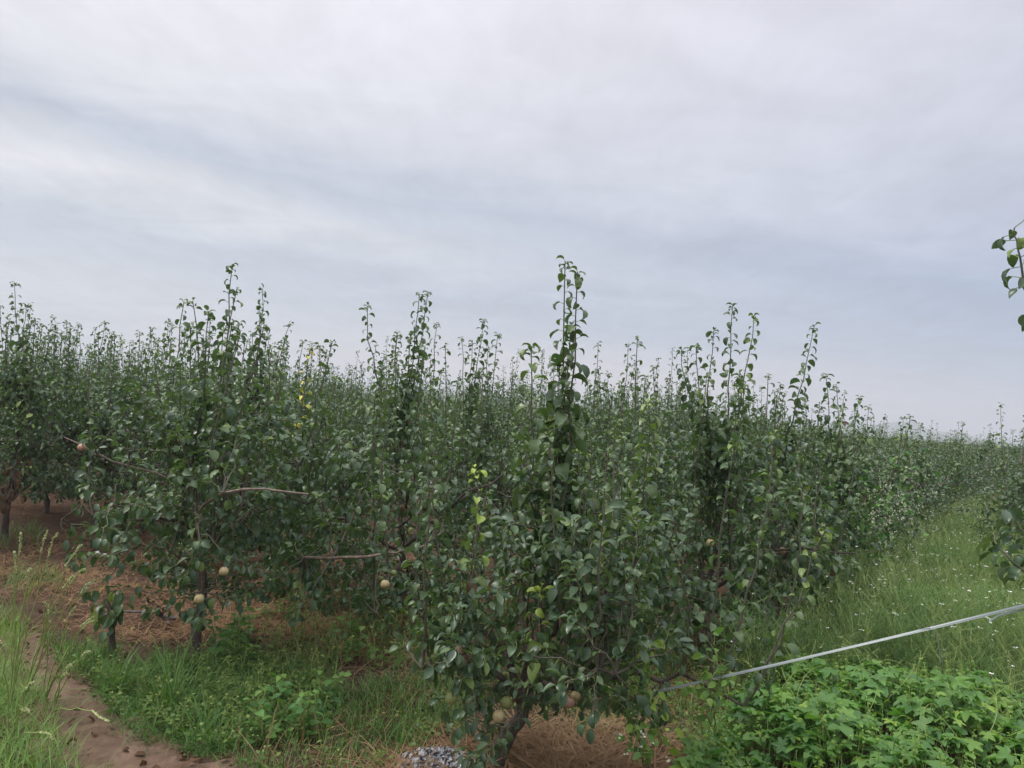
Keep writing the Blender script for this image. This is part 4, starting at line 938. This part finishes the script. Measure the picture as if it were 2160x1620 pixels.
def tape_mat():
    mt, g = new_mat('clear_plastic_tape'); p = g.n('ShaderNodeBsdfPrincipled'); p.inputs['Base Color'].default_value = (.29, .33, .33, 1); p.inputs['Roughness'].default_value = .28
    tc = g.n('ShaderNodeTexCoord').outputs['Object']; b = g.n('ShaderNodeBump'); b.inputs['Strength'].default_value = .25; g.l(g.noise(tc, 30, 3), b.inputs['Height']); g.l(b.outputs[0], p.inputs['Normal'])
    tr = g.n('ShaderNodeBsdfTransparent'); tr.inputs[0].default_value = (.9, .95, .93, 1); ms = g.n('ShaderNodeMixShader'); ms.inputs[0].default_value = .72
    g.l(tr.outputs[0], ms.inputs[1]); g.l(p.outputs[0], ms.inputs[2]); out = g.n('ShaderNodeOutputMaterial'); g.l(ms.outputs[0], out.inputs[0]); return mt
M_TAPE = tape_mat()
def tape(name, pts, wd, label, twist=0.0, sag=0.0):
    """flat plastic strip folded lengthwise, hung between two points"""
    P = np.array(pts); b = P[0].copy(); s = np.linspace(0, len(P)-1, 60); Q = np.stack([np.interp(s, np.arange(len(P)), P[:, c]) for c in range(3)], -1)-b
    t = np.linspace(0, 1, 60); Q[:, 2] -= sag*4*t*(1-t); T = np.gradient(Q, axis=0); T /= np.linalg.norm(T, axis=1)[:, None]
    a = -.75+twist*t*6.28+.2*np.sin(t*9); S1 = np.cross(T, UP); S1 /= np.linalg.norm(S1, axis=1)[:, None]; U1 = np.cross(S1, T)
    ac = np.cos(a)[:, None]*U1+np.sin(a)[:, None]*S1; nn = np.cross(T, ac); mb = MB(); w = np.linspace(-.5, .5, 5)
    V = Q[:, None] + ac[:, None]*(w*wd)[None, :, None] + nn[:, None]*(.12*wd*np.cos(w*9))[None, :, None]
    i, j = np.meshgrid(np.arange(59), np.arange(4), indexing='ij'); k = i*5+j; mb.add(V.reshape(-1, 3), np.stack([k, k+1, k+6, k+5], -1).reshape(-1, 4))
    k0 = mb.n; V2 = V - nn[:, None]*.0006; mb.add(V2.reshape(-1, 3), np.stack([k, k+5, k+6, k+1], -1).reshape(-1, 4))
    o = mb.build(name, M_TAPE); o.location = b; tag(o, label, 'plastic tape')
tape('plastic_tape', [D(1388, 1458, 3.75), D(2340, 1233, 2.85)], .0125, 'long clear plastic tape stretched from the front tree across the vines', .03, .006)
tape('plastic_tape', [D(2086, 1310, 3.02), D(2105, 1299, 3.0), D(2130, 1292, 2.98), D(2165, 1285, 2.95), D(2340, 1240, 2.85)], .007, 'short loose tape tail curling below the long tape at the right edge', .25, .0)
tape('plastic_strand', [D(1940, 1328, 3.15), D(1962, 1325, 3.15), D(1975, 1338, 3.15), D(1981, 1362, 3.15), D(1984, 1402, 3.15)], .0035, 'thin frayed strand dangling from the long plastic tape', .2)

# low hanging branches of the tree at the right edge
def right_branch():
    root = ROOTS[-1]; b = np.array(root.location); r = np.random.RandomState(31)
    def limb(runs, nleaf, size, droop, r0_, skip):
        w = MB(); lv = Leaves(); c = MB()
        for pts in runs:
            P = np.array([D(*p) for p in pts])-b; n = 18; s = np.linspace(0, len(P)-1, n); Q = np.stack([np.interp(s, np.arange(len(P)), P[:, k]) for k in range(3)], -1); Q[1:-1] += r.normal(0, .003, (n-2, 3)); w.tube(Q, np.linspace(r0_, .002, n), 6)
            phi = r.rand()*6
            for j in range(nleaf):
                i = int(skip*n) + int((1-skip)*n*j/nleaf); phi += 2.4; leaf_on(lv, r, Q[min(i, n-1)], nrm(Q[-1]-Q[0]), phi, r.uniform(*size), r.uniform(*droop), 60, .4 if r.rand() < .08 else 0, .03)
        lv.into(c, TEMPL[0], 0, 2); w.build('branch', M_SHOOT, root); c.build('leaves', CROWN_M, root)
    limb([[(2290, 1290, 2.7), (2210, 1235, 2.75), (2160, 1203, 2.78), (2130, 1180, 2.8), (2105, 1150, 2.85), (2095, 1125, 2.9)], [(2210, 1235, 2.75), (2180, 1170, 2.8), (2155, 1120, 2.85), (2140, 1085, 2.9)]], 17, (.05, .075), (.4, 1.1), .007, .3)
    limb([[(2350, 1000, 2.6), (2275, 840, 2.55), (2200, 690, 2.5), (2160, 600, 2.5), (2148, 530, 2.5), (2140, 480, 2.5)]], 22, (.042, .056), (.5, 1.3), .007, .4)
right_branch()

# ------------------------------------------------------------------ haze
def haze():
    mb = MB(); x0, x1, y0, y1, z0, z1 = -1500, 2600, -400, 2300, -3, 52
    V = [(x, y, z) for x in (x0, x1) for y in (y0, y1) for z in (z0, z1)]
    mb.add(V, [[0, 1, 3, 2], [4, 6, 7, 5], [0, 4, 5, 1], [2, 3, 7, 6], [0, 2, 6, 4], [1, 5, 7, 3]])
    mt = bpy.data.materials.new('haze_air'); mt.use_nodes = True; g = NG(mt.node_tree); mt.node_tree.nodes.clear()
    v = g.n('ShaderNodeVolumePrincipled'); v.inputs['Color'].default_value = (.90, .93, .97, 1); v.inputs['Density'].default_value = .0010; v.inputs['Anisotropy'].default_value = .1
    out = g.n('ShaderNodeOutputMaterial'); g.l(v.outputs[0], out.inputs['Volume'])
    o = mb.build('haze', mt, smooth=False); tag(o, kind='stuff')
haze()
